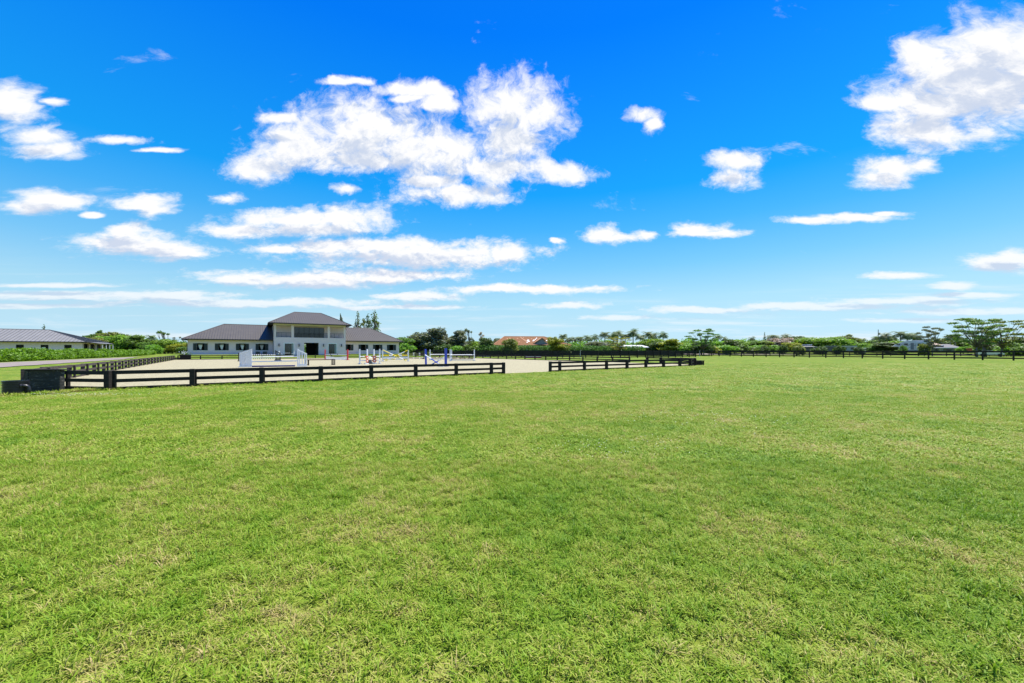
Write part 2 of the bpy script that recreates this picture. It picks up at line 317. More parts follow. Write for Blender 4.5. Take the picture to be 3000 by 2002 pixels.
def leafmat(name, c1, c2, c3=None, scale=1.2, trans=.35):
    m = bpy.data.materials.new(name); m.use_nodes = True; nt = m.node_tree; N = nt.nodes; L = nt.links
    for n in list(N): N.remove(n)
    geo = N.new('ShaderNodeNewGeometry'); tc = N.new('ShaderNodeTexCoord'); oi = N.new('ShaderNodeObjectInfo')
    n1 = N.new('ShaderNodeTexNoise'); n1.inputs['Scale'].default_value = scale; n1.inputs['Detail'].default_value = 3; L.new(geo.outputs['Position'], n1.inputs['Vector'])
    wn = N.new('ShaderNodeMath'); wn.operation = 'MULTIPLY_ADD'; L.new(geo.outputs['Random Per Island'], wn.inputs[0]); wn.inputs[1].default_value = .55
    sub = N.new('ShaderNodeMath'); sub.operation = 'MULTIPLY_ADD'; L.new(n1.outputs['Fac'], sub.inputs[0]); sub.inputs[1].default_value = 1.5; sub.inputs[2].default_value = -.55
    L.new(sub.outputs[0], wn.inputs[2]); wn.use_clamp = True
    mx = N.new('ShaderNodeMix'); mx.data_type = 'RGBA'; L.new(wn.outputs[0], mx.inputs[0]); mx.inputs[6].default_value = (*c1, 1); mx.inputs[7].default_value = (*c2, 1)
    hs = N.new('ShaderNodeHueSaturation'); L.new(mx.outputs[2], hs.inputs['Color'])
    hm = N.new('ShaderNodeMapRange'); L.new(oi.outputs['Random'], hm.inputs[0]); hm.inputs[3].default_value = .485; hm.inputs[4].default_value = .515; L.new(hm.outputs[0], hs.inputs['Hue'])
    vm = N.new('ShaderNodeMapRange'); L.new(oi.outputs['Random'], vm.inputs[0]); vm.inputs[3].default_value = .88; vm.inputs[4].default_value = 1.15; L.new(vm.outputs[0], hs.inputs['Value'])
    d = N.new('ShaderNodeBsdfPrincipled'); d.inputs['Roughness'].default_value = .55; d.inputs['Specular IOR Level'].default_value = .3; L.new(hs.outputs[0], d.inputs['Base Color'])
    t = N.new('ShaderNodeBsdfTranslucent'); br = N.new('ShaderNodeMix'); br.data_type = 'RGBA'; br.blend_type = 'MULTIPLY'; br.inputs[0].default_value = 1
    L.new(hs.outputs[0], br.inputs[6]); br.inputs[7].default_value = (1.5, 1.5, .6, 1); L.new(br.outputs[2], t.inputs[0])
    ms = N.new('ShaderNodeMixShader'); ms.inputs[0].default_value = trans; L.new(d.outputs[0], ms.inputs[1]); L.new(t.outputs[0], ms.inputs[2])
    out = N.new('ShaderNodeOutputMaterial'); L.new(ms.outputs[0], out.inputs[0]); return m
M['lgreen'] = leafmat('green_leaves', (0.048, 0.105, 0.020), (0.170, 0.289, 0.048))
M['lbright'] = leafmat('bright_green_leaves', (0.076, 0.170, 0.020), (0.255, 0.425, 0.051))
M['ldark'] = leafmat('dark_green_leaves', (.035,.075,.018), (.12,.19,.045))
M['lolive'] = leafmat('olive_leaves', (0.075, 0.105, 0.030), (0.26, 0.31, 0.065))
M['lyellow'] = leafmat('yellow_green_leaves', (0.119, 0.145, 0.020), (0.408, 0.425, 0.051))
M['lpale'] = leafmat('pale_dry_twigs', (0.255, 0.204, 0.153), (0.578, 0.459, 0.340), trans=.1)
M['lgrey'] = leafmat('grey_green_leaves', (0.085, 0.111, 0.076), (0.238, 0.272, 0.187))
M['lpalm'] = leafmat('palm_fronds', (0.051, 0.085, 0.027), (0.187, 0.255, 0.085), scale=.6, trans=.2)
M['lhedge'] = leafmat('hedge_leaves', (.03,.09,.008), (.22,.40,.02), scale=2)
M['lhedge2'] = leafmat('tall_hedge_leaves', (0.034, 0.093, 0.017), (0.136, 0.289, 0.051), scale=2)

def patches(N, L, src):
    """shared lawn patch fields on world position: (dry, lush)"""
    def nz(scale, det, rough, off):
        mp = N.new('ShaderNodeMapping'); mp.inputs['Location'].default_value = off; L.new(src, mp.inputs[0])
        n = N.new('ShaderNodeTexNoise'); n.inputs['Scale'].default_value = scale; n.inputs['Detail'].default_value = det; n.inputs['Roughness'].default_value = rough; L.new(mp.outputs[0], n.inputs['Vector']); return n.outputs['Fac']
    a = nz(.75, 6, .66, (3, 1, 0)); b = nz(.16, 4, .6, (17, 29, 0)); c = nz(4.0, 5, .68, (0, 5, 0))
    def ma(x, k, y):
        m = N.new('ShaderNodeMath'); m.operation = 'MULTIPLY_ADD'; L.new(x, m.inputs[0]); m.inputs[1].default_value = k
        if isinstance(y, float): m.inputs[2].default_value = y
        else: L.new(y, m.inputs[2])
        return m.outputs[0]
    s = ma(a, 1.0, ma(b, .45, ma(c, .85, 0.0)))       # mean ~1.12
    r = N.new('ShaderNodeMapRange'); L.new(s, r.inputs[0]); r.inputs[1].default_value = .92; r.inputs[2].default_value = 1.40
    return r.outputs[0]
def grass_ground():
    m = bpy.data.materials.new('lawn_ground'); m.use_nodes = True; nt = m.node_tree; N = nt.nodes; L = nt.links; b = N['Principled BSDF']
    b.inputs['Roughness'].default_value = .95; b.inputs['Specular IOR Level'].default_value = .1
    geo = N.new('ShaderNodeNewGeometry'); p = patches(N, L, geo.outputs['Position'])
    cr = N.new('ShaderNodeValToRGB'); L.new(p, cr.inputs[0]); e = cr.color_ramp.elements
    e[0].position = 0; e[0].color = (.062,.125,.012,1); e[1].position = 1; e[1].color = (.21,.19,.06,1)
    x = e.new(.35); x.color = (.100,.160,.015,1); x = e.new(.65); x.color = (.145,.185,.022,1)
    n = N.new('ShaderNodeTexNoise'); n.inputs['Scale'].default_value = 22; n.inputs['Detail'].default_value = 6; n.inputs['Roughness'].default_value = .75; L.new(geo.outputs['Position'], n.inputs['Vector'])
    r = N.new('ShaderNodeMapRange'); L.new(n.outputs['Fac'], r.inputs[0]); r.inputs[1].default_value = .3; r.inputs[2].default_value = .7; r.inputs[3].default_value = .50; r.inputs[4].default_value = 1.5
    n3 = N.new('ShaderNodeTexNoise'); n3.inputs['Scale'].default_value = 2.2; n3.inputs['Detail'].default_value = 5; n3.inputs['Roughness'].default_value = .7; L.new(geo.outputs['Position'], n3.inputs['Vector'])
    r3 = N.new('ShaderNodeMapRange'); L.new(n3.outputs['Fac'], r3.inputs[0]); r3.inputs[1].default_value = .3; r3.inputs[2].default_value = .7; r3.inputs[3].default_value = .74; r3.inputs[4].default_value = 1.26
    mm = N.new('ShaderNodeMath'); mm.operation = 'MULTIPLY'; L.new(r.outputs[0], mm.inputs[0]); L.new(r3.outputs[0], mm.inputs[1])
    vs = N.new('ShaderNodeVectorMath'); vs.operation = 'SCALE'; L.new(cr.outputs[0], vs.inputs[0]); L.new(mm.outputs[0], vs.inputs['Scale'])
    L.new(vs.outputs[0], b.inputs['Base Color'])
    bp = N.new('ShaderNodeBump'); bp.inputs['Strength'].default_value = .6; bp.inputs['Distance'].default_value = .03; L.new(n.outputs['Fac'], bp.inputs['Height']); L.new(bp.outputs[0], b.inputs['Normal'])
    return m
M['lawn'] = grass_ground()
def blade_mat():
    m = bpy.data.materials.new('grass_blades'); m.use_nodes = True; nt = m.node_tree; N = nt.nodes; L = nt.links
    for n in list(N): N.remove(n)
    geo = N.new('ShaderNodeNewGeometry'); oi = N.new('ShaderNodeObjectInfo')
    p = patches(N, L, oi.outputs['Location'])
    a = N.new('ShaderNodeMath'); a.operation = 'MULTIPLY_ADD'; L.new(geo.outputs['Random Per Island'], a.inputs[0]); a.inputs[1].default_value = .62
    a2 = N.new('ShaderNodeMath'); a2.operation = 'MULTIPLY_ADD'; L.new(p, a2.inputs[0]); a2.inputs[1].default_value = .56; a2.inputs[2].default_value = -.19; L.new(a2.outputs[0], a.inputs[2])
    a3 = N.new('ShaderNodeMath'); a3.operation = 'MULTIPLY_ADD'; L.new(oi.outputs['Random'], a3.inputs[0]); a3.inputs[1].default_value = .22; L.new(a.outputs[0], a3.inputs[2]); a3.use_clamp = True
    cr = N.new('ShaderNodeValToRGB'); L.new(a3.outputs[0], cr.inputs[0]); e = cr.color_ramp.elements
    e[0].position = 0; e[0].color = (.046,.130,.006,1); e[1].position = 1; e[1].color = (.47,.38,.16,1)
    for q, c in ((.28, (.112,.235,.009,1)), (.56, (.212,.333,.019,1)), (.80, (.335,.375,.06,1)), (.92, (.43,.37,.13,1))): x = e.new(q); x.color = c
    d = N.new('ShaderNodeBsdfPrincipled'); d.inputs['Roughness'].default_value = .55; d.inputs['Specular IOR Level'].default_value = .22; L.new(cr.outputs[0], d.inputs['Base Color'])
    t = N.new('ShaderNodeBsdfTranslucent'); L.new(cr.outputs[0], t.inputs[0])
    ms = N.new('ShaderNodeMixShader'); ms.inputs[0].default_value = .35; L.new(d.outputs[0], ms.inputs[1]); L.new(t.outputs[0], ms.inputs[2])
    out = N.new('ShaderNodeOutputMaterial'); L.new(ms.outputs[0], out.inputs[0]); return m
M['blade'] = blade_mat()
M['sand'] = mat('arena_sand', (.285,.255,.150), .95, scale=1.3, col2=(.35,.315,.19), bump=1.0, bscale=9, world=True, detail=10)
def sandfix(m):
    nt = m.node_tree; N = nt.nodes; L = nt.links; b = N['Principled BSDF']; geo = N.new('ShaderNodeNewGeometry')
    n = N.new('ShaderNodeTexNoise'); n.inputs['Scale'].default_value = 7; n.inputs['Detail'].default_value = 5; n.inputs['Roughness'].default_value = .8; L.new(geo.outputs['Position'], n.inputs['Vector'])
    r = N.new('ShaderNodeMapRange'); r.inputs[1].default_value = .38; r.inputs[2].default_value = .51; r.inputs[3].default_value = .50; r.inputs[4].default_value = 1.0; L.new(n.outputs['Fac'], r.inputs[0])
    old = b.inputs['Base Color'].links[0].from_socket; vs = N.new('ShaderNodeVectorMath'); vs.operation = 'SCALE'; L.new(old, vs.inputs[0]); L.new(r.outputs[0], vs.inputs['Scale']); L.new(vs.outputs[0], b.inputs['Base Color'])
    for x in N:
        if x.type == 'BUMP': x.inputs['Distance'].default_value = .05
sandfix(M['sand'])
M['gravel'] = mat('crushed_rock_drive', (.16,.13,.115), .95, scale=1.0, col2=(.24,.20,.175), bump=.6, bscale=25, world=True, detail=9)
M['dirt'] = mat('pale_dirt', (.22,.18,.15), .95, .15, scale=.6, world=True)
M['flower'] = mat('white_petals', (.75,.75,.72), .7, .05)

# ------------------------------------------------------------------ ground, arena sand, drive, road
def setting():
    def axis(lo, hi, st, far): 
        a = list(np.arange(lo, hi+.01, st)); s = st; x = hi
        while x < far: s *= 1.5; x += s; a.append(x)
        s = st; x = lo; pre = []
        while x > -far: s *= 1.5; x -= s; pre.append(x)
        return np.array(pre[::-1]+a)
    xs = axis(-200, 200, 1.6, 3500); ys = axis(-20, 190, 1.6, 4000)
    X, Y = np.meshgrid(xs, ys); Z = terrain(X, Y); V = np.stack([X, Y, Z], -1).reshape(-1, 3)
    nx, ny = len(xs), len(ys); i = np.arange(nx-1)[None]+np.arange(ny-1)[:, None]*nx; i = i.ravel()
    Fc = np.stack([i, i+1, i+nx+1, i+nx], 1)
    me = bpy.data.meshes.new('ground'); me.from_pydata(V.tolist(), [], Fc.tolist())
    for p in me.polygons: p.use_smooth = True
    tag(link('ground', me, M['lawn']), 'broad mown green field with dry patches reaching to the horizon', kind='structure')
setting()
def strip(name, A, B, m, lift, label, n=60):
    """surface strip between polylines A and B following the terrain"""
    def samp(P):
        P = np.array(P, float); d = np.r_[0, np.cumsum(np.hypot(*np.diff(P, axis=0).T))]; t = np.linspace(0, d[-1], n); return np.stack([np.interp(t, d, P[:, 0]), np.interp(t, d, P[:, 1])], 1)
    a, b = samp(A), samp(B); k = 7; V = []; Fc = []
    for i in range(n):
        for j in range(k):
            p = a[i]+(b[i]-a[i])*j/(k-1); jit = .25*math.sin(i*2.7)*((j == 0)-(j == k-1)) if name != 'arena_sand' else 0
            V.append((p[0]+jit, p[1], tz(p[0], p[1])+lift))
    for i in range(n-1):
        for j in range(k-1): q = i*k+j; Fc.append((q, q+1, q+k+1, q+k))
    o = link(name, mesh(name, V, Fc), m); tag(o, label, kind='structure'); return o

# arena outline (metres)
def nearline(x): t = 59.2-.02114*(x-322); return np.array(((x-1500)*.75/t, .75*F/t))
NL = [nearline(x) for x in (322, 563.5, 765.5, 937.8, 1086, 1216, 1334, 1437, 1472.5)]
NR = [nearline(x) for x in (1609, 1637, 1709.6, 1774.3, 1834.5, 1889.8, 1941.7, 1989.4, 2020)]
CORN_R = [np.array(p) for p in ((17.9, 39.1), (18.7, 41.0), (18.2, 43.1), (16.8, 44.9))]
CORN_L = [np.array(p) for p in ((-17.0, 15.1), (-19.4, 15.6), (-21.4, 18.3))]
LA, LB = np.array((-23.3, 21.1)), np.array((-53.0, 62.5)); FA = LB; FB = np.array((-16.1, 89.0)); RB = np.array((-16.1, 89.0)); RA = np.array((15.6, 45.9))
def arena():
    ring = NL+NR+CORN_R+[RA, RB]+[LB, LA]+CORN_L[::-1]
    cx = sum(ring)/len(ring); V = [(cx[0], cx[1], .014)]+[(p[0], p[1], .014) for p in ring]; n = len(ring)
    link_ = link('arena_sand', mesh('arena_sand', V, [(0, 1+i, 1+(i+1) % n) for i in range(n)]), M['sand']); tag(link_, 'pale raked sand riding arena surface', kind='structure')
arena()
strip('driveway', [(-33, 18), (-43.5, 33.8), (-69, 73.6), (-86, 100), (-104, 150)], [(-47, 22), (-57, 41), (-82, 85), (-96, 108), (-120, 160)], M['gravel'], .05, 'pale crushed rock driveway between clipped hedge and black fence')
strip('dirt_road', [(40, 121), (110, 119), (190, 117)], [(40, 127), (110, 125.5), (190, 124)], M['dirt'], .05, 'pale dirt road behind the far paddock fence')

# ------------------------------------------------------------------ fences
BOX1 = mesh('unit_rail', *(lambda b: (b.v, b.f))(MB().box(0, 1, -.5, .5, 0, 1)))
BOX1.materials.append(M['fence'])
BOX1o = mesh('unit_rail_faded', BOX1.vertices and [tuple(v.co) for v in BOX1.vertices], [tuple(p.vertices) for p in BOX1.polygons]); BOX1o.materials.append(M['fence_old'])
def rail(parent, a, b, z0, z1, thick, me=BOX1, off=0.0, name='rail', jit=.012):
    a = np.asarray(a, float); b = np.asarray(b, float); d = b-a; L_ = float(np.hypot(*d)); d /= L_; nrm = np.array((d[1], -d[0]))
    za, zb = tz(*a), tz(*b)
    o = bpy.data.objects.new(name, me); C.objects.link(o); o.parent = parent
    j = random.uniform(-jit, jit)
    p = a+nrm*off
    o.location = (p[0], p[1], za+z0+j); o.rotation_euler = (0, -math.atan2(zb-za, L_), math.atan2(d[1], d[0])); o.scale = (L_, thick, z1-z0); return o
POSTS = {}
def post(parent, p, ang, w, h, m='fence', d=None, name='post'):
    key = (round(w, 3), round(h, 3), m)
    if key not in POSTS:
        b = MB().cbox(-w/2, w/2, -(d or w)/2, (d or w)/2, -.25, h, min(.012, w*.1)); me = mesh('post', b.v, b.f); me.materials.append(M[m]); POSTS[key] = me
    o = bpy.data.objects.new(name, POSTS[key]); C.objects.link(o); o.parent = parent
    o.location = (p[0], p[1], tz(*p)); o.rotation_euler = (random.uniform(-.008, .008), random.uniform(-.012, .012), ang); return o
def fence(name, label, pts, rails, pw, ph, thick=.04, group=None, double=False, me=BOX1, pm='fence', front=1, cat='fence'):
    root = thing(name, label, cat, (0, 0, 0), 0, group)
    for i, p in enumerate(pts):
        a = pts[max(0, i-1)]; b = pts[min(len(pts)-1, i+1)]; d = np.asarray(b)-np.asarray(a); d = d/np.hypot(*d); ang = math.atan2(d[1], d[0]); nrm = np.array((d[1], -d[0]))*front
        post(root, np.asarray(p)+nrm*(pw/2+thick/2+.001), ang, pw, ph, pm)
        if double: post(root, np.asarray(p)-nrm*(pw*.3+thick/2+.002)+d*pw*.55, ang, pw*.6, ph-.03, pm)
    for i in range(len(pts)-1):
        for z0, z1 in rails: rail(root, pts[i], pts[i+1], z0, z1, thick, me, off=random.uniform(-.0015, .0015))
    return root
AR = [(.56, .70), (.27, .40), (-.02, .11)]
def even(a, b, step, end=True):
    a = np.asarray(a, float); b = np.asarray(b, float); n = max(1, round(float(np.hypot(*(b-a)))/step)); k = [a+(b-a)*i/n for i in range(n+1)]
    return k if end else k[:-1]
G = 'low board fences round the riding arena'
e0 = NL[0]
fence('arena_fence', 'low black board fence left of the arena entrance, running to the corrugated drum', [CORN_L[0]]+NL, AR, .17, .72, group=G, double=True)
fence('arena_fence', 'low black board fence right of the arena entrance, ending in a rounded corner', NR+CORN_R+[RA], AR, .17, .72, group=G, double=True)
fence('arena_fence', 'faded low board fence beside the gravel drive on the left', [CORN_L[0]+np.array((-1.1,.25)), CORN_L[1]+np.array((-.3,.6)), CORN_L[2]]+even(LA, LB, 2.4), AR[:2]+[(-.02, .09)], .16, .71, group=G, double=True, me=BOX1o, pm='fence_old', front=-1)
fence('arena_fence', 'low black board fence on the far side of the arena, below the white stable', even(FA+np.array((.35,.25)), FB, 2.8), AR, .15, .72, group=G, front=-1)
fence('arena_fence', 'low black board fence along the right side of the arena before the paddocks', even(RB, RA, 2.6)[1:-1], AR, .15, .72, group=G, front=-1)
PR = [(1.22, 1.43), (.86, 1.05), (.50, .69), (.14, .31)]; PR3 = [(1.20, 1.44), (.68, .87), (.22, .40)]
G2 = 'tall black paddock fences'
def gp(px, dy): return np.array(((px-1500)*EYE/dy, EYE*F/dy))
RFa, RFb = gp(3180, 32), gp(2050, 15.6)
fence('paddock_fence', 'tall black four board fence across the right side of the field', even(RFa, RFb, 3.0), PR3, .17, 1.45, group=G2, front=-1)
k1 = gp(1790, 22.3); k2 = gp(2037, 18.6); k3 = gp(1330, 16.8)
fence('paddock_fence', 'black paddock fence behind the arena corner, its end post standing free in the grass', even(k1, k2, 2.4), PR, .17, 1.45, group=G2)
fence('paddock_fence', 'long black paddock fence behind the right side of the arena', even(k3, k1, 2.6)[:-1], PR, .15, 1.45, group=G2)
fence('paddock_fence', 'middle one of the black paddock fences between arena and hedge', even(gp(1310, 15.6), gp(2000, 17.3), 2.7), PR, .15, 1.45, group=G2)
k4 = gp(2030, 15.2); k5 = gp(1300, 14.6)
fence('paddock_fence', 'second black paddock fence standing below the tall green hedge', even(k5, k4, 3.0), PR, .15, 1.45, group=G2)
fence('paddock_fence', 'rearmost black paddock fence along the foot of the hedge and pavilion', even((-22, 111), (RFb[0]+2, 106), 3.2), [(a, b-.01) for a, b in PR3], .15, 1.44, group=G2)
fence('paddock_fence', 'far black fence in front of the camper between stable and hedge', even((-36, 122), (-19, 108), 3.0), PR, .15, 1.4, group=G2)
fence('paddock_fence', 'far black fence behind the dark parked car', even((-118, 158), (-92, 150), 3.2), PR, .15, 1.4, group=G2)
fence('paddock_fence', 'far black roadside fence in front of the grey green house', even((58, 112), (150, 103), 3.4), PR[:3]+[(.17, .28)], .15, 1.0, group=G2)

# ------------------------------------------------------------------ corner box, drum
def corner_box():
    t = thing('drain_headwall', 'weathered black timber panel with peeling boards and a cap, at the fence corner', 'headwall', (-16.42, 14.0, 0), R(3))
    for i in range(6):
        z = i*.127; MB().box(-.50, .40, -.035+.004*(i % 2), 0, z+.002, z+.122).build('plank', M['peeling'], t)
    MB().cbox(.405, .58, -.08, .09, 0, .765, .012).build('corner_post', M['peeling'], t)
    MB().cbox(-.64, -.505, -.05, .08, 0, .765, .012).build('corner_post', M['peeling'], t)
    MB().box(-.50, .40, .003, .05, 0, .765).build('back_panel', M['fence'], t)
    MB().cbox(-.68, .66, -.11, .17, .768, .805, .008).build('lid', M['fence'], t)
corner_box()
def drum():
    t = thing('corrugated_drum', 'black corrugated plastic drainage drum in front of the timber panel', 'drum', (-16.33, 13.1, 0))
    prof = []; n = 9; H = .45; r0 = .275
    for i in range(n):
        z = i*H/n; prof += [(r0, z), (r0, z+.012), (r0+.032, z+.020), (r0+.032, z+.034), (r0, z+.042)]
    prof += [(r0, H), (r0+.03, H+.002), (r0+.03, H+.02), (.25, H+.02), (.25, .05), (0.001, .05)]
    MB().lathe(prof, 48).build('shell', M['plastic'], t)
    pe = Vector((.62, .78, 0)); p0 = Vector((.262, -.075, .30)); pts = [p0]
    for k in range(0, 11): a = R(90-k*9); pts.append(p0+pe*(.07+.10*math.cos(a))+Vector((0, 0, -.10+.10*math.sin(a))))
    pts.append(p0+pe*.175+Vector((0, 0, -.32)))
    MB().path(pts, [.048+.004*(k % 2) for k in range(len(pts))], 14).build('elbow_pipe', M['plastic'], t, True)
    MB().tube(p0-pe*.02, p0+pe*.03, .066, .066, 16).build('pipe_collar', M['plastic'], t)
drum()
def dark_crate():
    p = gp(2051, 42); t = thing('slatted_crate', 'small black slatted crate on the grass just past the rounded fence corner', 'crate', (p[0], p[1]+.3, 0), R(4))
    w, d, h = .36, .3, .44
    for x in (-w, w):
        for y in (-d, d): MB().cbox(x-.035, x+.035, y-.035, y+.035, 0, h, .005).build('leg', M['fence'], t)
    for k in range(4):
        z = .03+k*.10; MB().box(-w, w, -d-.055, -d-.037, z, z+.085).build('slat', M['fence'], t); MB().box(-w-.055, -w-.037, -d, d, z, z+.085).build('slat', M['fence'], t)
        MB().box(w+.037, w+.055, -d, d, z, z+.085).build('slat', M['fence'], t); MB().box(-w, w, d+.037, d+.055, z, z+.085).build('slat', M['fence'], t)
    MB().cbox(-w-.07, w+.07, -d-.07, d+.07, h+.002, h+.03, .005).build('top', M['fence'], t)
dark_crate()

# ------------------------------------------------------------------ main stable
def seams(x0, x1, step, surf, m, parent, name='roof_seam', w=.05, h=.07):
    """standing seams running up a roof slope; surf(x) -> (p_low, p_high)"""
    b = MB(); x = x0
    while x < x1:
        r = surf(x)
        if r:
            p0, p1 = Vector(r[0]), Vector(r[1]); d = p1-p0
            if d.length > .15:
                side = Vector(r[2]).normalized()*w/2; up = side.cross(d).normalized()*h
                if up.z < 0: up = -up
                P = [p0-side, p0+side, p1+side, p1-side]; k = len(b.v); b.v += [tuple(q) for q in P]+[tuple(q+up) for q in P]
                b.f += [tuple(k+i for i in q) for q in ((0,1,5,4),(1,2,6,5),(2,3,7,6),(3,0,4,7),(4,5,6,7))]
        x += step
    o = b.build(name, m, parent); o['kind'] = 'stuff'; return o
def hip_roof(parent, s0, s1, n0, n1, ze, zr, r0, r1, m, mline, step=.45, left=True, right=True, soff=True, name='roof'):
    """eave rectangle s0..s1 x n0..n1 at ze, ridge r0..r1 at mid depth, zr"""
    nm = (n0+n1)/2; th = .14
    b = MB(); E = [(s0,n0,ze),(s1,n0,ze),(s1,n1,ze),(s0,n1,ze)]; A = (r0, nm, zr); B = (r1, nm, zr)
    b.quad(E[0], E[1], B, A); b.quad(E[2], E[3], A, B)
    b.quad(E[1], E[2], B); b.quad(E[3], E[0], A)
    b.quad((s0,n0,ze-.02), (s0,n1,ze-.02), (s1,n1,ze-.02), (s1,n0,ze-.02))
    ro = b.build(name, m, parent)
    f = MB(); f.box(s0-.06, s1+.06, n0-.13, n0-.003, ze-.20, ze+.015); f.box(s0-.13, s0-.003, n0-.003, n1+.003, ze-.20, ze+.012); f.box(s1+.003, s1+.13, n0-.003, n1+.003, ze-.20, ze+.012); f.box(s0-.06, s1+.06, n1+.003, n1+.13, ze-.20, ze+.015)
    f.build('gutter', M['fascia'], ro)
    def front(x):
        if x <= s0 or x >= s1: return None
        if x < r0: t = (x-s0)/(r0-s0)
        elif x > r1: t = (s1-x)/(s1-r1)
        else: t = 1
        return ((x, n0, ze), (x, n0+(nm-n0)*t, ze+(zr-ze)*t), (1, 0, 0))
    seams(s0+.2, s1, step, front, mline, ro)
    def side(sgn):
        def fn(y):
            t = 1-abs(y-nm)/(nm-n0); e = s0 if sgn < 0 else s1; r = r0 if sgn < 0 else r1
            return ((e, y, ze), (e+(r-e)*t, y, ze+(zr-ze)*t), (0, 1, 0))
        return fn
    seams(n0+.2, n1, step, side(-1), mline, ro); seams(n0+.2, n1, step, side(1), mline, ro)
    rc = MB()
    for p, q in ((A, B), (E[0], A), (E[3], A), (E[1], B), (E[2], B)): rc.tube(Vector(p)+Vector((0, 0, .02)), Vector(q)+Vector((0, 0, .02)), .08, n=6)
    rc.build('ridge_cap', mline, ro); return ro
def wall_open(parent, s0, s1, z0, z1, n0, n1, holes, m, name='wall'):
    """wall slab in the s-z plane with rectangular openings [(a,b,za,zb)] sorted, each hole starting from any height"""
    b = MB(); x = s0
    for a, c, za, zb in holes:
        if a > x: b.box(x, a, n0, n1, z0, z1)
        if za > z0: b.box(a, c, n0, n1, z0, za)
        if zb < z1: b.box(a, c, n0, n1, zb, z1)
        x = c
    if x < s1: b.box(x, s1, n0, n1, z0, z1)
    return b.build(name, m, parent)
def main_stable():
    t = thing('stable_building', 'white two storey stable with long low wings and bronze metal roof', 'building', (BO[0], BO[1], 0), BTH)
    zf = .30
    winL = [(.88, 3.22), (4.42, 6.74), (7.99, 10.29), (11.5, 13.83)]; winR = [(29.75, 31.48), (32.7, 34.96), (36.15, 38.41), (39.59, 41.86)]
    def holes(ws): return [(a+.58 if a > 29.76 or a < 29 else a+.35, b-.58, 1.52, 2.93) for a, b in ws]
    for (s0, s1), ws in (((0, 14.9), winL), ((29.1, 42.66), winR)):
        hs = holes(ws); wall_open(t, s0, s1, zf-.4, 3.74, 0, .22, hs, M['stucco'])
        wl = MB(); wl.box(s0, s0+.2, .223, 14.9, zf-.4, 3.74); wl.box(s1-.2, s1, .223, 14.9, zf-.4, 3.74)
        wl.build('end_wall', M['stucco'], t)
        wall_open(t, s0+.203, s1-.203, zf-.4, 3.74, 14.7, 14.9, [((a+b)/2-.75, (a+b)/2+.75, 1.3, 3.0) for a, b in ws], M['stucco'], 'rear_wall')
        for a, b in ((s0+.203, s1-.203),): MB().box(a, b, .25, 14.6, zf-.1, zf).build('floor', M['slab'], t)
        MB().box(s0+.203, s1-.203, .25, 14.6, 3.5, 3.55).build('ceiling', M['interior'], t)
        for i, (a, b) in enumerate(ws):
            ha, hb = hs[i][0], hs[i][1]
            wf = MB(); wf.box(ha, hb, -.02, .06, 2.93, 2.99); wf.box(ha-.03, ha-.002, -.03, .10, 1.5, 2.99); wf.box(hb+.002, hb+.03, -.03, .10, 1.5, 2.99)
            w = wf.build('window', M['shutter'], t)
            MB().box(a-.02, b+.02, -.07, -.002, 1.40, 1.498).build('sill', M['trimw'], w)
            MB().box(a+.1, b-.1, -.04, -.002, 3.0, 3.06).build('head_trim', M['trimw'], w)
            for x0, x1 in ((a, ha-.035), (hb+.035, b)):
                sh = MB(); sh.box(x0, x1, -.075, -.03, 1.52, 2.95); sh.box(x0+.07, x1-.07, -.09, -.0755, 1.60, 2.2); sh.box(x0+.07, x1-.07, -.09, -.0755, 2.28, 2.88); sh.build('shutter', M['shutter'], w)
            c = (ha+hb)/2
            # yoke shaped stall gate behind the opening
            y = MB(); top = 2.72
            y.tube((ha+.12, .12, top), (c-.16, .12, 1.62), .028, n=6); y.tube((hb-.12, .12, top), (c+.16, .12, 1.62), .028, n=6); y.tube((c-.16, .12, 1.62), (c+.16, .12, 1.62), .028, n=6); y.tube((ha, .12, 1.62), (hb, .12, 1.62), .028, n=6)
            y.build('stall_yoke', M['blackm'], w)
            q = MB(); q.quad((ha+.18, .34, 2.62), (hb-.30, .34, 2.62), (c+.10, .34, 1.72), (c-.14, .34, 1.72)); q.quad((c-.14, .36, 1.72), (c+.10, .36, 1.72), (hb-.30, .36, 2.62), (ha+.18, .36, 2.62)); q.box(ha+.18, hb-.30, .33, .37, 2.74, 2.80)  # pale V board added for daylight from the opposite window seen through the gate
            q.build('yoke_daylight_board', M['trimw'] if i < 3 and s0 == 0 else M['stucco2'], w) if (s0 == 0) else None
            MB().box(a-.5, b+.5, 3.6, 3.7, zf, 3.48).build('stall_partition', M['dark'], t) if s0 == 0 else None
        if s0 > 0:
            for i, (a, b) in enumerate(ws): MB().box(b-.2, b-.1, .5, 9, zf, 3.48).build('stall_partition', M['dark'], t)
    hip_roof(t, -.83, 15.4, -.83, 15.83, 3.84, 7.4, 5.5, 14.9, M['roof'], M['roofline'])
    hip_roof(t, 28.6, 43.5, -.83, 15.83, 3.84, 7.4, 29.1, 37.2, M['roof'], M['roofline'])
    # ---- central block
    a, b = 14.76, 29.22; nf = -3.0; nb = 13.0
    g = [(16.80, 18.50, .42, 3.02), (20.6, 23.5, -.2, 3.22), (25.56, 27.20, .42, 3.02)]
    wall_open(t, a, b, -.1, 4.36, nf, nf+.25, g, M['stucco'], 'front_wall')
    sw = MB(); sw.box(a, a+.25, nf+.253, nb, -.1, 4.36); sw.box(a, a+.25, -.0, nb, 4.363, 7.30); sw.build('side_wall', M['stucco'], t)
    sw = MB(); sw.box(b-.25, b, nf+.253, nb, -.1, 4.36); sw.box(b-.25, b, -.0, nb, 4.363, 7.30); sw.build('side_wall', M['stucco'], t)
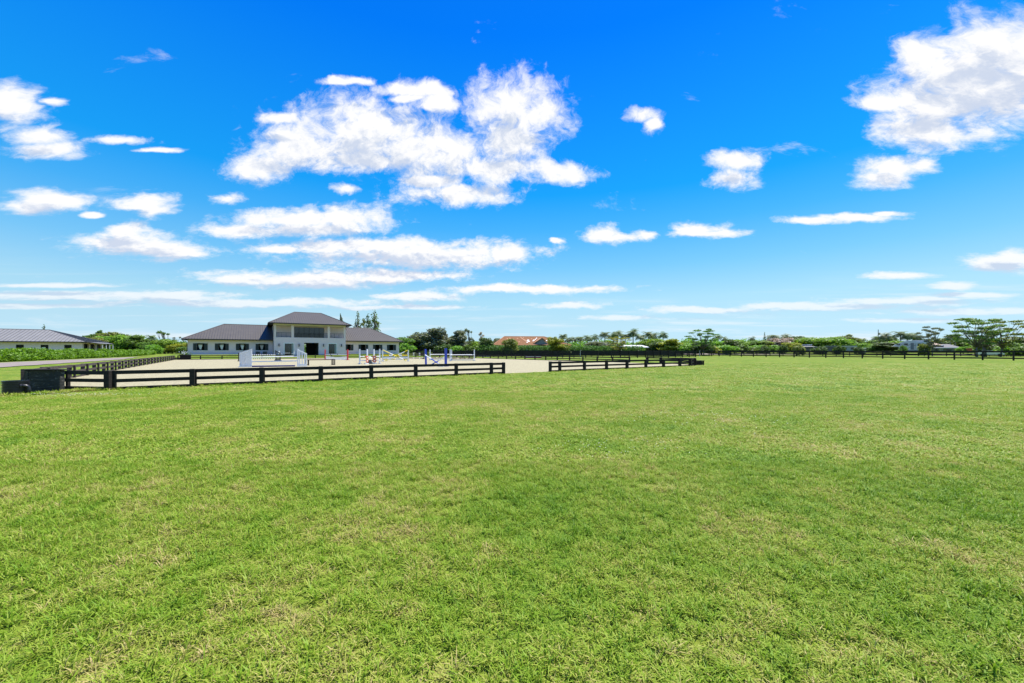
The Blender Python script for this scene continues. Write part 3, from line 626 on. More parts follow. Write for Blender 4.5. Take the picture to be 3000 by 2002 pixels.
    wall_open(t, a, b, -.1, 7.3, nb+.003, nb+.25, [(20.6, 23.5, .3, 3.22)], M['stucco'], 'rear_wall')
    for x0, x1 in ((14.76, 15.21), (18.08, 18.60), (25.36, 25.84), (28.76, 29.22)):
        MB().box(x0, x1, nf, nf+.45, 4.363, 6.96).build('column', M['stucco'], t)
    MB().box(a-.003, b+.003, nf-.004, nf+.46, 6.963, 7.44).build('header_beam', M['stucco2'], t)  # yellowish tone puts bounce light under the eave into the colour
    MB().box(a, a+.45, nf+.463, 0, 6.963, 7.44).build('side_beam', M['stucco2'], t); MB().box(b-.45, b, nf+.463, 0, 6.963, 7.44).build('side_beam', M['stucco2'], t)
    MB().box(a+.253, b-.253, nf+.253, nb, 4.10, 4.30).build('balcony_floor', M['slab'], t)
    MB().box(a+.01, b-.01, nf+.47, nb-.01, 7.0, 7.06).build('balcony_ceiling', M['stucco2'], t)  # warm bounce light is in the ceiling colour as well
    wall_open(t, a+.253, b-.253, 4.303, 6.99, -.1, .1, [(18.75, 25.0, 4.32, 6.80)], M['stucco'], 'balcony_wall')
    gz = MB().box(18.75, 25.0, .02, .05, 4.32, 6.8).build('glass_wall', M['glass'], t)
    for k in range(7):
        x = 18.75+k*6.25/6; MB().box(x-.035, x+.035, -.06, .015, 4.34, 6.78).build('mullion', M['blackm'], gz)
    MB().box(18.75, 25.0, -.062, -.02, 6.74, 6.81).build('frame_head', M['blackm'], gz); MB().box(18.75, 25.0, -.07, -.002, 5.45, 5.50).build('transom', M['blackm'], gz)
    for x0, x1 in ((15.21, 18.08), (18.60, 25.36), (25.84, 28.76)):
        r = MB(); r.box(x0, x1, nf+.18, nf+.23, 5.36, 5.41); r.box(x0, x1, nf+.18, nf+.23, 4.42, 4.46)
        rl = r.build('railing', M['blackm'], t); k = x0+.12; pk = MB(); 
        while k < x1: pk.box(k-.009, k+.009, nf+.195, nf+.215, 4.46, 5.36); k += .12
        o = pk.build('balusters', M['blackm'], rl); o['kind'] = 'stuff'
        nps = max(2, round((x1-x0)/1.0))
        for j in range(nps+1):
            xx = x0+.03+(x1-x0-.06)*j/nps; MB().box(xx-.025, xx+.025, nf+.175, nf+.235, 4.362, 5.43).build('baluster_post', M['blackm'], rl)
    hip_roof(t, 13.82, 30.27, -4.0, 14.0, 7.45, 10.62, 19.2, 24.95, M['roof'], M['roofline'])
    # doors
    for x0, x1 in ((16.80, 18.50), (25.56, 27.20)):
        d = MB().box(x0, x1, nf+.10, nf+.14, .42, 3.02).build('door', M['glass'], t)
        f = MB(); f.box(x0-.14, x0, nf-.03, nf+.09, .30, 3.15); f.box(x1, x1+.14, nf-.03, nf+.09, .30, 3.15); f.box(x0-.14, x1+.14, nf-.034, nf+.086, 3.02, 3.17); f.build('door_surround', M['trimw'], d)
        m_ = MB(); c = (x0+x1)/2; m_.box(c-.035, c+.035, nf+.05, nf+.098, .44, 3.0); m_.box(x0+.002, x0+.05, nf+.05, nf+.098, .44, 3.0); m_.box(x1-.05, x1-.002, nf+.05, nf+.098, .44, 3.0); m_.box(x0+.05, x1-.05, nf+.05, nf+.095, 2.94, 3.0)
        m_.build('door_frame', M['grey'], d)
        cu = MB()
        for k in range(5): cu.tube((x1-.10-k*.055, nf+.09, .6), (x1-.10-k*.055+.02*math.sin(k), nf+.09, 2.9), .03, n=6)
        cu.build('curtain', M['housew'], d)
    # passage
    MB().box(20.35, 20.597, nf+.26, 6.0, .3, 3.3).build('passage_wall', M['interior'], t)
    MB().box(23.503, 23.75, nf+.26, nb, .3, 3.3).build('passage_wall', M['interior'], t)
    MB().box(20.6, 23.5, nf+.26, nb, 3.24, 3.34).build('passage_ceiling', M['interior'], t)
    MB().box(21.5, 23.49, 3.0, 3.15, .3, 3.22).build('passage_screen', M['dark'], t)
    MB().box(20.0, 24.1, nf-4.0, nb, .26, .335).build('passage_floor', M['slab'], t)
    def sx(px): k = (px-1500)/F; X0, Z0 = BO; return (k*(Z0+BN[1]*nf)-X0-BN[0]*nf)/(BU[0]-k*BU[1])
    for px in (817.3, 876, 947.6, 1000):
        x = sx(px); l = MB(); l.box(x-.09, x+.09, nf-.30, nf-.12, 2.45, 2.85); l.box(x-.03, x+.03, nf-.12, nf-.001, 2.7, 2.76)
        lo = l.build('wall_lantern', M['glass'], t)
        q = MB(); q.box(x-.11, x+.11, nf-.32, nf-.10, 2.38, 2.448)
        k = len(q.v); q.v += [(x-.13, nf-.34, 2.852), (x+.13, nf-.34, 2.852), (x+.13, nf-.08, 2.852), (x-.13, nf-.08, 2.852), (x, nf-.21, 3.06)]; q.f += [(k,k+1,k+4),(k+1,k+2,k+4),(k+2,k+3,k+4),(k+3,k,k+4),(k+3,k+2,k+1,k)]
        q.build('lantern_cap', M['blackm'], lo)
    # downpipes
    for p in ([(-.75, -.85, 3.66), (-.6, -.85, 3.5), (-.1, -.12, 3.2), (-.08, -.08, 2.9), (-.08, -.08, .5)], [(14.1, -3.95, 7.25), (14.3, -3.9, 7.1), (14.66, -3.1, 6.8), (14.68, -3.08, 6.4), (14.68, -3.08, .4)], [(30.0, -3.95, 7.25), (29.8, -3.8, 7.0), (29.32, -3.0, 6.8), (29.30, -2.95, 6.4)]):
        MB().path(p, .055, 7).build('downpipe', M['fascia'], t)
    MB().box(14.0, 29.9, nf-1.6, nf-.004, .10, .345).build('front_step', M['slab'], t)
    # upper side window on the block's left face
    MB().box(14.70, 14.757, -1.6, -.7, 4.5, 5.7).build('side_window', M['blackm'], t)
main_stable()
def fr(s, n): p = BO+BU*s+BN*n; return float(p[0]), float(p[1])
def ac_unit(s, n, label):
    x, y = fr(s, n); t = thing('air_conditioner', label, 'air conditioner', (x, y, tz(x, y)), BTH, 'air conditioners beside the stable')
    MB().cbox(-.42, .42, -.3, .3, .03, .62, .02).build('case', M['grey'], t); g_ = MB()
    for k in range(7): g_.box(-.36, .36, -.315, -.302, .1+k*.07, .13+k*.07)
    g_.build('grille', M['blackm'], t)
ac_unit(11.9, -.9, 'left of two dark air conditioning units below the fourth wing window'); ac_unit(13.2, -.9, 'air conditioning unit tucked in the corner of wing and central block')
def garden_chair(x, y, rz, label, m='white'):
    t = thing('garden_chair', label, 'chair', (x, y, tz(x, y)+.0), rz, 'white chairs on the stable terrace')
    for sx_ in (-.24, .24):
        for sy in (-.22, .22): MB().tube((sx_, sy, 0), (sx_*.9, sy*.9, .44), .02, n=6).build('leg', M[m], t)
    MB().cbox(-.27, .27, -.26, .26, .44, .48, .006).build('seat', M[m], t); b = MB()
    for k in range(5): b.box(-.24+k*.105, -.18+k*.105, .24, .265, .50, .95)
    b.box(-.26, .26, .235, .27, .955, 1.0); b.build('backrest', M[m], t)
x, y = fr(15.9, -5.6); garden_chair(x, y, BTH+R(60), 'white slat back chair left of the terrace table')
x, y = fr(18.2, -5.7); garden_chair(x, y, BTH-R(70), 'white slat back chair right of the terrace table')
x, y = fr(17.05, -5.6); t = thing('terrace_table', 'low white table on dark legs before the left glass door', 'table', (x, y, tz(x, y)), BTH)
MB().cbox(-.6, .6, -.35, .35, .56, .61, .01).build('tabletop', M['white'], t)
for a in (-.5, .5):
    for b_ in (-.28, .28): MB().tube((a, b_, 0), (a, b_, .56), .025, n=6).build('leg', M['dkbrown'], t)

# ------------------------------------------------------------------ left stable
def left_stable():
    cx, cy = -95.0, 88.0
    t = thing('stable_building', 'long low white stable with grey metal roof behind the clipped hedge', 'building', (cx, cy, 0), BTH)
    Lw = 62
    ws = [(-52, 2.2), (-45, 2.2), (-37.5, 2.2)]
    def sx(px): k = (px-1500)/F; return (k*cy-cx)/(BU[0]-k*BU[1])
    hs = [(sx(a), sx(b), 1.6, 2.72) for a, b in ((-60, -38), (46.5, 70), (119, 142), (188, 210))]
    wall_open(t, -Lw, 0, 0, 3.3, 0, .25, hs, M['stucco'])
    for k, (a, b, c, d) in enumerate(hs):
        w = MB().box(a, b, .3, .34, c, d).build('window', M['dark'], t)
        f = MB(); f.box(a, a+.09, .10, .26, c, d); f.box(b-.09, b, .10, .26, c, d); f.build('window_frame', M['shutter'], w); MB().box(a-.05, b+.05, -.06, -.002, c-.12, c-.02).build('sill', M['trimw'], w)
        if k == 2: MB().box(a+.1, a+.65, .2, .24, c+.1, c+.6).build('feed_sign', M['trimw'], w)
    wl = MB(); 
    for y0, y1 in ((0.253, 1.0), (4.2, 5.2), (8.4, 9.4), (13.0, 14.0)): wl.box(-.25, 0, y0, y1, 0, 3.3)
    wl.box(-.25, 0, 1.0, 13.0, 3.0, 3.3); wl.build('end_wall', M['stucco'], t)
    for y0, y1 in ((1.0, 4.2), (5.2, 8.4), (9.4, 13.0)):
        d = MB().box(-.6, -.5, y0, y1, 0, 3.0).build('sliding_door', M['shutter'], t); MB().box(-.499, -.46, y0+.3, y0+1.3, 1.2, 2.8).build('door_panel', M['roof2'], d)
    MB().box(-Lw, -.26, 13.75, 14, 0, 3.3).build('rear_wall', M['stucco'], t)
    hip_roof(t, -Lw-.8, .85, -.85, 14.85, 3.42, 6.15, -Lw+6, -7.0, M['roof2'], M['roof2line'], step=.62)
    # porch lean-to on the end
    b = MB(); b.quad((.9, .2, 3.40), (2.6, 1.0, 3.12), (2.6, 11.6, 3.12), (.9, 12.5, 3.40)); b.quad((.9, 12.5, 3.33), (2.6, 11.6, 3.05), (2.6, 1.0, 3.05), (.9, .2, 3.33)); b.build('porch_roof', M['roof2'], t)
    for y0 in (3.5, 6.2, 8.8, 11.3): MB().box(2.3, 2.45, y0-.08, y0+.08, 0, 3.04).build('porch_post', M['trimw'], t)
left_stable()

# ------------------------------------------------------------------ jumps
def jump(name, label, p0, p1, group='show jumps on the sand arena', cat='jump'):
    """frame whose local x runs from standard p0 to standard p1"""
    p0 = np.asarray(p0); p1 = np.asarray(p1); d = p1-p0
    t = thing(name, label, cat, (p0[0], p0[1], .014), math.atan2(d[1], d[0]), group); return t, float(np.hypot(*d))
def standard(t, x, h, m, w=.10, feet=True, y=0, lean=0):
    M_ = Matrix.Translation((x, y, 0)) @ Matrix.Rotation(lean, 4, 'Y'); b = MB().box(-w/2, w/2, -w/2, w/2, .03, h, M_)
    s = b.build('standard', M[m], t)
    if feet: f = MB(); f.box(x-.04, x+.04, y-.32, y+.32, 0, .08); f.box(x-.2, x+.2, y-.04, y+.04, .001, .079); f.build('foot', M[m], s)
    c = MB()
    return s
def pole(t, a, b, r, cols, name='pole'):
    """striped pole: one sub-part per painted band"""
    a = Vector(a); b = Vector(b); n = len(cols); base = max(set(cols), key=cols.count)
    root = MB().tube(a, b, r, n=12).build(name, M[base], t)
    if n > 14:
        m = MB(); oc = [c for c in cols if c != base][0]
        for i in range(n):
            if cols[i] != base: m.tube(a+(b-a)*i/n, a+(b-a)*(i+1)/n, r+.003, n=8)
        m.build('stripes', M[oc], root)['kind'] = 'stuff'; return
    i = 0
    while i < n:
        j = i
        while j+1 < n and cols[j+1] == cols[i]: j += 1
        if cols[i] != base: MB().tube(a+(b-a)*i/n, a+(b-a)*(j+1)/n, r+.003, n=12).build('stripe', M[cols[i]], root)
        i = j+1
def wing(t, x, hi, lo, w, m, sgn, solid, y=0, thick=.05):
    """tapered wing standard; high side at x, low side at x+sgn*w"""
    s = MB(); s.box(min(x, x+sgn*.10), max(x, x+sgn*.10), y-thick, y+thick, .02, hi); e = x+sgn*w; s.box(min(e, e-sgn*.09), max(e, e-sgn*.09), y-thick, y+thick, .02, lo)
    fr_ = s.build('wing_frame', M[m], t); b = MB(); p = [(x, hi-.14), (x, hi), (e, lo), (e, lo-.14)]
    v = [(q[0], y-thick*.9, q[1]) for q in p]+[(q[0], y+thick*.9, q[1]) for q in p]; b.v = v; b.f = [(0,1,2,3),(7,6,5,4),(0,4,5,1),(1,5,6,2),(2,6,7,3),(3,7,4,0)]
    b.box(min(x, e)+.002, max(x, e)-.002, y-thick*.8, y+thick*.8, .12, .22); b.build('wing_rail', M[m], fr_)
    n = 6 if solid else 3
    for k in range(n):
        f0 = (k+.5)/n; xx = x+sgn*(.10+(w-.19)*f0); hh = hi+(lo-hi)*((abs(xx-x))/w)-.08; ww = ((w-.19)/n)*(.86 if solid else .42)
        MB().box(xx-ww/2, xx+ww/2, y-thick*.5, y+thick*.5, .10 if not solid else .04, hh).build('slat', M[m], fr_)
    MB().box(min(x, e)-.02, max(x, e)+.02, y-.35, y-.27, 0, .09).build('foot', M[m], fr_); MB().box(min(x, e)-.02, max(x, e)+.02, y+.27, y+.35, 0, .09).build('foot', M[m], fr_)
# 1 white wing jump
t, L_ = jump('wing_jump', 'white wing jump with two plain white poles nearest the fence', gp(738, 48.2), gp(871, 46.4))
wing(t, 0, 1.60, 1.28, .92, 'whitew', -1, True); wing(t, L_, 1.60, 1.18, .78, 'white', 1, False)
pole(t, (0, -.06, .86), (L_, -.06, .92), .05, ['white']*3); pole(t, (0, -.06, .47), (L_, -.06, .50), .05, ['white']*3)
# blue plank box lying on sand
p = (gp(752, 47.5)+gp(864, 46.0))/2; d = gp(864, 46.0)-gp(752, 47.5)
t = thing('blue_jump_box', 'long violet blue jump box lying on the sand behind the fence', 'jump box', (p[0], p[1]-.3, .014), math.atan2(d[1], d[0]), 'show jumps on the sand arena')
MB().cbox(-1.65, 1.65, -.28, .28, 0, .09, .02).build('box_body', M['navy'], t); MB().cbox(-1.68, 1.68, -.31, .31, .092, .115, .008).build('box_top', M['navy'], t)
# 2 black wings with dotted poles
t, L_ = jump('wing_jump', 'jump with black open wings and dotted poles behind the white wing jump', gp(716, 31), gp(806, 29.5))
wing(t, 0, 1.48, 1.10, .72, 'dkbrown', -1, False, thick=.03); wing(t, L_, 1.50, 1.12, .72, 'blackm', 1, False, thick=.03)
for z in (.88, .80, .32): pole(t, (0, -.05, z), (L_, -.05, z), .035, ['white', 'dkbrown']*16+['white'])
# 3 red standards
t, L_ = jump('gate_jump', 'jump with red posts holding a white plank and white picket panel', gp(952.6, 26.4), gp(1018.5, 27.6))
standard(t, 0, 1.62, 'red', .14); standard(t, L_, 1.62, 'red', .16)
b = MB().box(.1, L_-.1, -.02, .02, .78, .93).build('plank', M['white'], t); MB().box(.1, L_-.1, -.03, .03, .93, .97).build('plank_cap', M['blackm'], b)
for xx in (1.4, 3.1): MB().tube((xx, -.045, .86), (xx, -.023, .86), .07, n=12).build('plank_dot', M['blackm'], b)
g_ = MB().box(.1, L_-.1, -.03, .03, .05, .12).build('picket_panel', M['white'], t); q = MB(); x = .18
while x < L_-.15: q.box(x-.018, x+.018, -.015, .015, .12, .42+.16*abs(x-L_/2)/(L_/2)); x += .09
q.build('pickets', M['whitew'], g_)['kind'] = 'stuff'
# 4 brown low bench
t, L_ = jump('low_rail_jump', 'low brown plank on dark end frames between the white and red jumps', gp(900, 43.5), gp(976.5, 42))
for x in (0, L_):
    e = MB(); e.box(x-.13, x-.07, -.25, -.19, 0, .60); e.box(x+.07, x+.13, .19, .25, 0, .60); e.box(x-.13, x-.07, .19, .25, 0, .58); e.box(x+.07, x+.13, -.25, -.19, 0, .58); e.box(x-.14, x+.14, -.26, .26, .50, .56); e.box(x-.135, x+.135, -.255, .255, .04, .09); e.build('end_frame', M['dkbrown'], t)
MB().cbox(-.1, L_+.1, -.1, .1, .50, .60, .02).build('plank', M['brown'], t)
# 5 four white posts
A, B = gp(1054, 39.3), gp(1112.6, 38.2)
t, L_ = jump('spread_jump', 'spread jump of four white posts with red and white poles', A, B)
standard(t, 0, 1.62, 'white', .13); standard(t, L_, 1.62, 'white', .12)
pole(t, (0, -.08, .80), (L_, -.08, .80), .045, ['white', 'white', 'red', 'white', 'white', 'dkbrown', 'white', 'white', 'white']); pole(t, (0, -.08, .36), (L_, -.08, .38), .045, ['white', 'white', 'white', 'white', 'orange', 'white', 'white'])
C2, D2 = gp(1075.6, 38.2), gp(1095.4, 36.5)
t2, L2 = jump('spread_jump', 'narrow pair of tall white posts inside the four post spread', C2, D2)
standard(t2, 0, 1.62, 'white', .13); standard(t2, L2, 1.62, 'white', .12); pole(t2, (0, .08, .62), (L2, .08, .62), .045, ['white']*3)
for px, dy, nm in ((1074.5, 39.8, 'left'), (1097, 39.0, 'right')):
    p = gp(px, dy); t = thing('wheel_standard', 'round orange and white flower standard, the %s one of the pair' % nm, 'jump standard', (p[0], p[1], .014), R(20) if nm == 'right' else R(75), 'orange wheel standards')
    b = MB(); b.box(-.30, .30, -.05, .05, 0, .10); b.box(-.04, .04, -.04, .04, .1, .9); b.build('post', M['white'], t)
    for z in (.36, .70):
        MB().tube((0, -.07, z), (0, -.042, z), .21, n=20).build('disc', M['orange'], t); MB().tube((0, -.085, z), (0, -.072, z), .08, n=14).build('disc_centre', M['white'], t)
p = gp(1085, 39); t = thing('grey_wall_block', 'dark grey tapered filler block between the orange wheels', 'jump filler', (p[0], p[1]-.3, .014), R(15))
b = MB(); b.v = [(-.34,-.2,0),(.34,-.2,0),(.34,.2,0),(-.34,.2,0),(-.2,-.12,.42),(.2,-.12,.42),(.2,.12,.42),(-.2,.12,.42)]; b.f = [(3,2,1,0),(4,5,6,7),(0,1,5,4),(1,2,6,5),(2,3,7,6),(3,0,4,7)]; b.build('block', M['grey'], t); MB().cbox(-.17, .17, -.10, .10, .42, .46, .01).build('block_cap', M['grey'], t)
# 6 yellow cross
t, L_ = jump('cross_pole_jump', 'jump with crossed yellow and white poles between white posts', gp(1121, 31.4), gp(1196.3, 31))
standard(t, 0, 1.55, 'white', .12); standard(t, L_, 1.55, 'white', .12)
Y = ['yellow', 'white']; pole(t, (.05, -.12, 1.52), (L_-.25, -.25, .06), .05, ['yellow', 'yellow', 'white', 'yellow', 'yellow', 'white', 'yellow']); pole(t, (L_-.05, -.22, 1.52), (.35, -.16, .06), .05, ['yellow', 'white', 'white', 'yellow', 'white', 'white', 'yellow'])
pole(t, (0, .07, .80), (L_, .07, .80), .06, ['yellow', 'yellow', 'white', 'yellow', 'yellow', 'white', 'yellow', 'yellow']); pole(t, (0, .07, .26), (L_, .07, .26), .05, ['yellow', 'white', 'yellow', 'white', 'white', 'yellow'])
pp = MB(); 
for k in range(2): pp.box(.1+k*(L_/2), L_/2-.05+k*(L_/2)-.05, .05, .08, .36, .62)
pp.build('filler_panel', M['white'], t)
# 7 blue cross
t, L_ = jump('cross_pole_jump', 'jump with crossed blue and white poles between royal blue posts', gp(1248, 43.6), gp(1306, 46.7))
standard(t, 0, 1.60, 'blue', .14, lean=R(-3)); standard(t, L_, 1.66, 'blue', .17)
pole(t, (.02, -.1, 1.02), (L_-.55, -.12, .08), .05, ['white', 'white', 'blue', 'blue', 'white']); pole(t, (L_-.05, .1, .92), (.9, .05, .1), .05, ['white', 'white', 'whitew', 'blue', 'blue', 'blue'])
MB().cbox(L_-1.1, L_+.35, -.5, -.38, 0, .10, .01).build('foot_beam', M['white'], t)
# 8 two gate jumps
for (a, b, l) in ((gp(1260, 27.8), gp(1323, 27.0), 'gate jump with brown slatted panel and white poles behind the blue posts'), (gp(1319, 30.6), gp(1389.6, 29.8), 'gate jump with brown slatted panel, rightmost of the white post jumps')):
    t, L_ = jump('gate_jump', l, a, b); standard(t, 0, 1.62, 'white', .12); standard(t, L_, 1.62, 'white', .12)
    pole(t, (0, -.07, .86), (L_, -.07, .86), .055, ['white']*3); pole(t, (0, -.07, .12), (L_, -.07, .12), .05, ['white']*3)
    g_ = MB().box(.15, L_-.15, -.02, .02, .66, .74); g_.box(.15, L_-.15, -.02, .02, .24, .32); g = g_.build('gate_panel', M['dkbrown'], t)
    for gx in (.3, .48, .66, .84, L_/2-.27, L_/2-.09, L_/2+.09, L_/2+.27, L_-.84, L_-.66, L_-.48, L_-.3): MB().box(gx-.035, gx+.035, -.018, .018, .321, .659).build('slat', M['dkbrown'], g)
    for x0, x1 in ((.95, L_/2-.35), (L_-.95, L_/2+.35)): MB().path([(x0, 0, .64), (x1, 0, .34)], .03, 5).build('brace', M['dkbrown'], g)
# 9 black and white striped
t, L_ = jump('pole_jump', 'jump with black and white striped poles on dark posts at the back', gp(1190, 23.5), gp(1242, 24.5))
for x in (-.45, 0): standard(t, x, 1.20, 'blackm', .12)
standard(t, L_, 1.5, 'blackm', .11)
for z in (.98, .66, .12): pole(t, (0, -.07, z), (L_, -.07, z), .055, ['dkbrown', 'white', 'dkbrown', 'dkbrown']*3)
# red box & white pole beyond
a, b = gp(1538, 20.5), gp(1585, 20.2); d = b-a
t = thing('red_jump_box', 'low red jump box lying in the paddock behind the right fence', 'jump box', (a[0], a[1], tz(*a)), math.atan2(d[1], d[0])); L_ = float(np.hypot(*d))
MB().cbox(0, L_, -.25, .25, 0, .40, .03).build('box_body', M['red'], t); MB().box(-.02, L_+.02, -.27, .27, .402, .43).build('box_top', M['white'], t); MB().box(.02, L_-.02, -.257, -.252, .16, .24).build('painted_band', M['white'], t)
a, b = gp(1402, 17.6), gp(1437, 17.2); t = thing('white_jump_plank', 'low white plank box lying in the paddock left of the red box', 'jump box', (a[0], a[1], tz(*a)), math.atan2(b[1]-a[1], b[0]-a[0]))
MB().cbox(0, 3.2, -.15, .15, 0, .24, .03).build('plank', M['white'], t); MB().cbox(0, 3.2, .3, .45, 0, .1, .02).build('ground_pole', M['white'], t)
for px, dy, l in ((1700, 22.5, 'thin white sprinkler pipe standing by the paddock fence before the hedge'), (2050, 20.5, 'thin pale sprinkler pipe standing near the free fence end post')):
    p = gp(px, dy); t = thing('sprinkler_riser', l, 'sprinkler', (p[0], p[1], 0), 0, 'sprinkler risers'); MB().tube((0, 0, 0), (0, 0, 1.5), .022, n=7).build('pipe', M['white'], t); MB().path([(-.02, 0, 1.5), (.08, 0, 1.58), (.2, 0, 1.56)], [.035, .03, .02], 6).build('sprinkler_head', M['grey'], t)
# planter box far left
p = gp(543.5, 26.5)
t = thing('planter_box', 'dark square planter box with flowers at the far left arena corner', 'planter', (p[0], p[1], .0), R(36))
MB().cbox(-.68, .68, -.45, .45, 0, .72, .02).build('box', M['fence'], t); MB().cbox(-.72, .72, -.5, .5, .722, .80, .01).build('rim', M['fence'], t)
V = []
for k in range(160):
    c = rng.normal((0, 0, .98), (.33, .2, .14)); s = .09
    a1 = rng.normal(size=3); a1 /= np.linalg.norm(a1); b1 = np.cross(a1, rng.normal(size=3)); b1 /= np.linalg.norm(b1)
    V += [c-a1*s, c+b1*s*.5, c+a1*s, c-b1*s*.5]
link('foliage', npmesh('foliage', V, 4), M['lgreen'], t)
V = []
for k in range(30):
    c = rng.normal((-.2, 0, 1.08), (.22, .2, .12)); V += [c+np.array(q) for q in ((-.05, 0, -.05), (.05, 0, -.05), (.05, .02, .05), (-.05, .02, .05))]
link('flowers', npmesh('flowers', V, 4), M['flower'], t)['kind'] = 'stuff'
p = gp(519, 26); t = thing('timber_stack', 'short stack of faded boards lying in the far left fence corner', 'timber stack', (p[0], p[1], 0), R(36))
for k in range(3): MB().box(-.9+.1*k, .9-.05*k, -.1, .1, .12*k+.002, .12*k+.11).build('board', M['fence_old'], t)

# ------------------------------------------------------------------ vegetation
def leaves(clumps, n, size, seed, flat=0.35, asp=.55, shell=.55):
    r = np.random.default_rng(seed); cl = np.array(clumps, float); vol = (cl[:, 3]*cl[:, 4]*cl[:, 5])**(2/3); k = r.choice(len(cl), n, p=vol/vol.sum())
    d = r.normal(size=(n, 3)); d /= np.linalg.norm(d, axis=1)[:, None]; rad = shell+(1-shell)*r.random(n)**.7
    bump_ = 1+.16*np.sin(d[:, 0]*7+k)*np.cos(d[:, 2]*6+k*2)+.10*r.normal(size=n)
    c = cl[k, :3]+d*cl[k, 3:6]*(rad*bump_)[:, None]
    a = r.normal(size=(n, 3))*[1, 1, .7]; nn = d*.9+r.normal(size=(n, 3))*.8+[0, 0, flat]; nn /= np.linalg.norm(nn, axis=1)[:, None]
    a -= nn*(a*nn).sum(1)[:, None]; a /= np.linalg.norm(a, axis=1)[:, None]; b = np.cross(nn, a); s = (size*(.6+.8*r.random(n)))[:, None]
    V = np.stack([c-a*s, c+b*s*asp-nn*s*.12, c+a*s, c-b*s*asp-nn*s*.12], 1)
    return V.reshape(-1, 3)
def branches(clumps, H, r0, seed, split=.35, bend=.3, every=1):
    r = random.Random(seed); b = MB(); tx, ty = r.uniform(-.2, .2), r.uniform(-.2, .2)
    th = H*split; b.path([(0, 0, -.3), (tx*.3, ty*.3, th*.5), (tx, ty, th)], [r0*1.25, r0*.95, r0*.8], 8)
    for i, c in enumerate(clumps[::every]):
        e = Vector(c[:3])+Vector((0, 0, c[5]*.2)); s = Vector((tx, ty, th*r.uniform(.75, 1.0))); m = s.lerp(e, .5)+Vector((r.uniform(-bend, bend), r.uniform(-bend, bend), r.uniform(0, bend)))
        b.path([s, m, e], [r0*.55, r0*.34, r0*.1], 6)
        for q in range(2):
            e2 = e+Vector((r.uniform(-1, 1)*c[3], r.uniform(-1, 1)*c[4], r.uniform(0, .8)*c[5])); b.path([m, m.lerp(e2, .6)+Vector((0, 0, .1)), e2], [r0*.24, r0*.15, r0*.05], 5)
    return b
VAR = {}
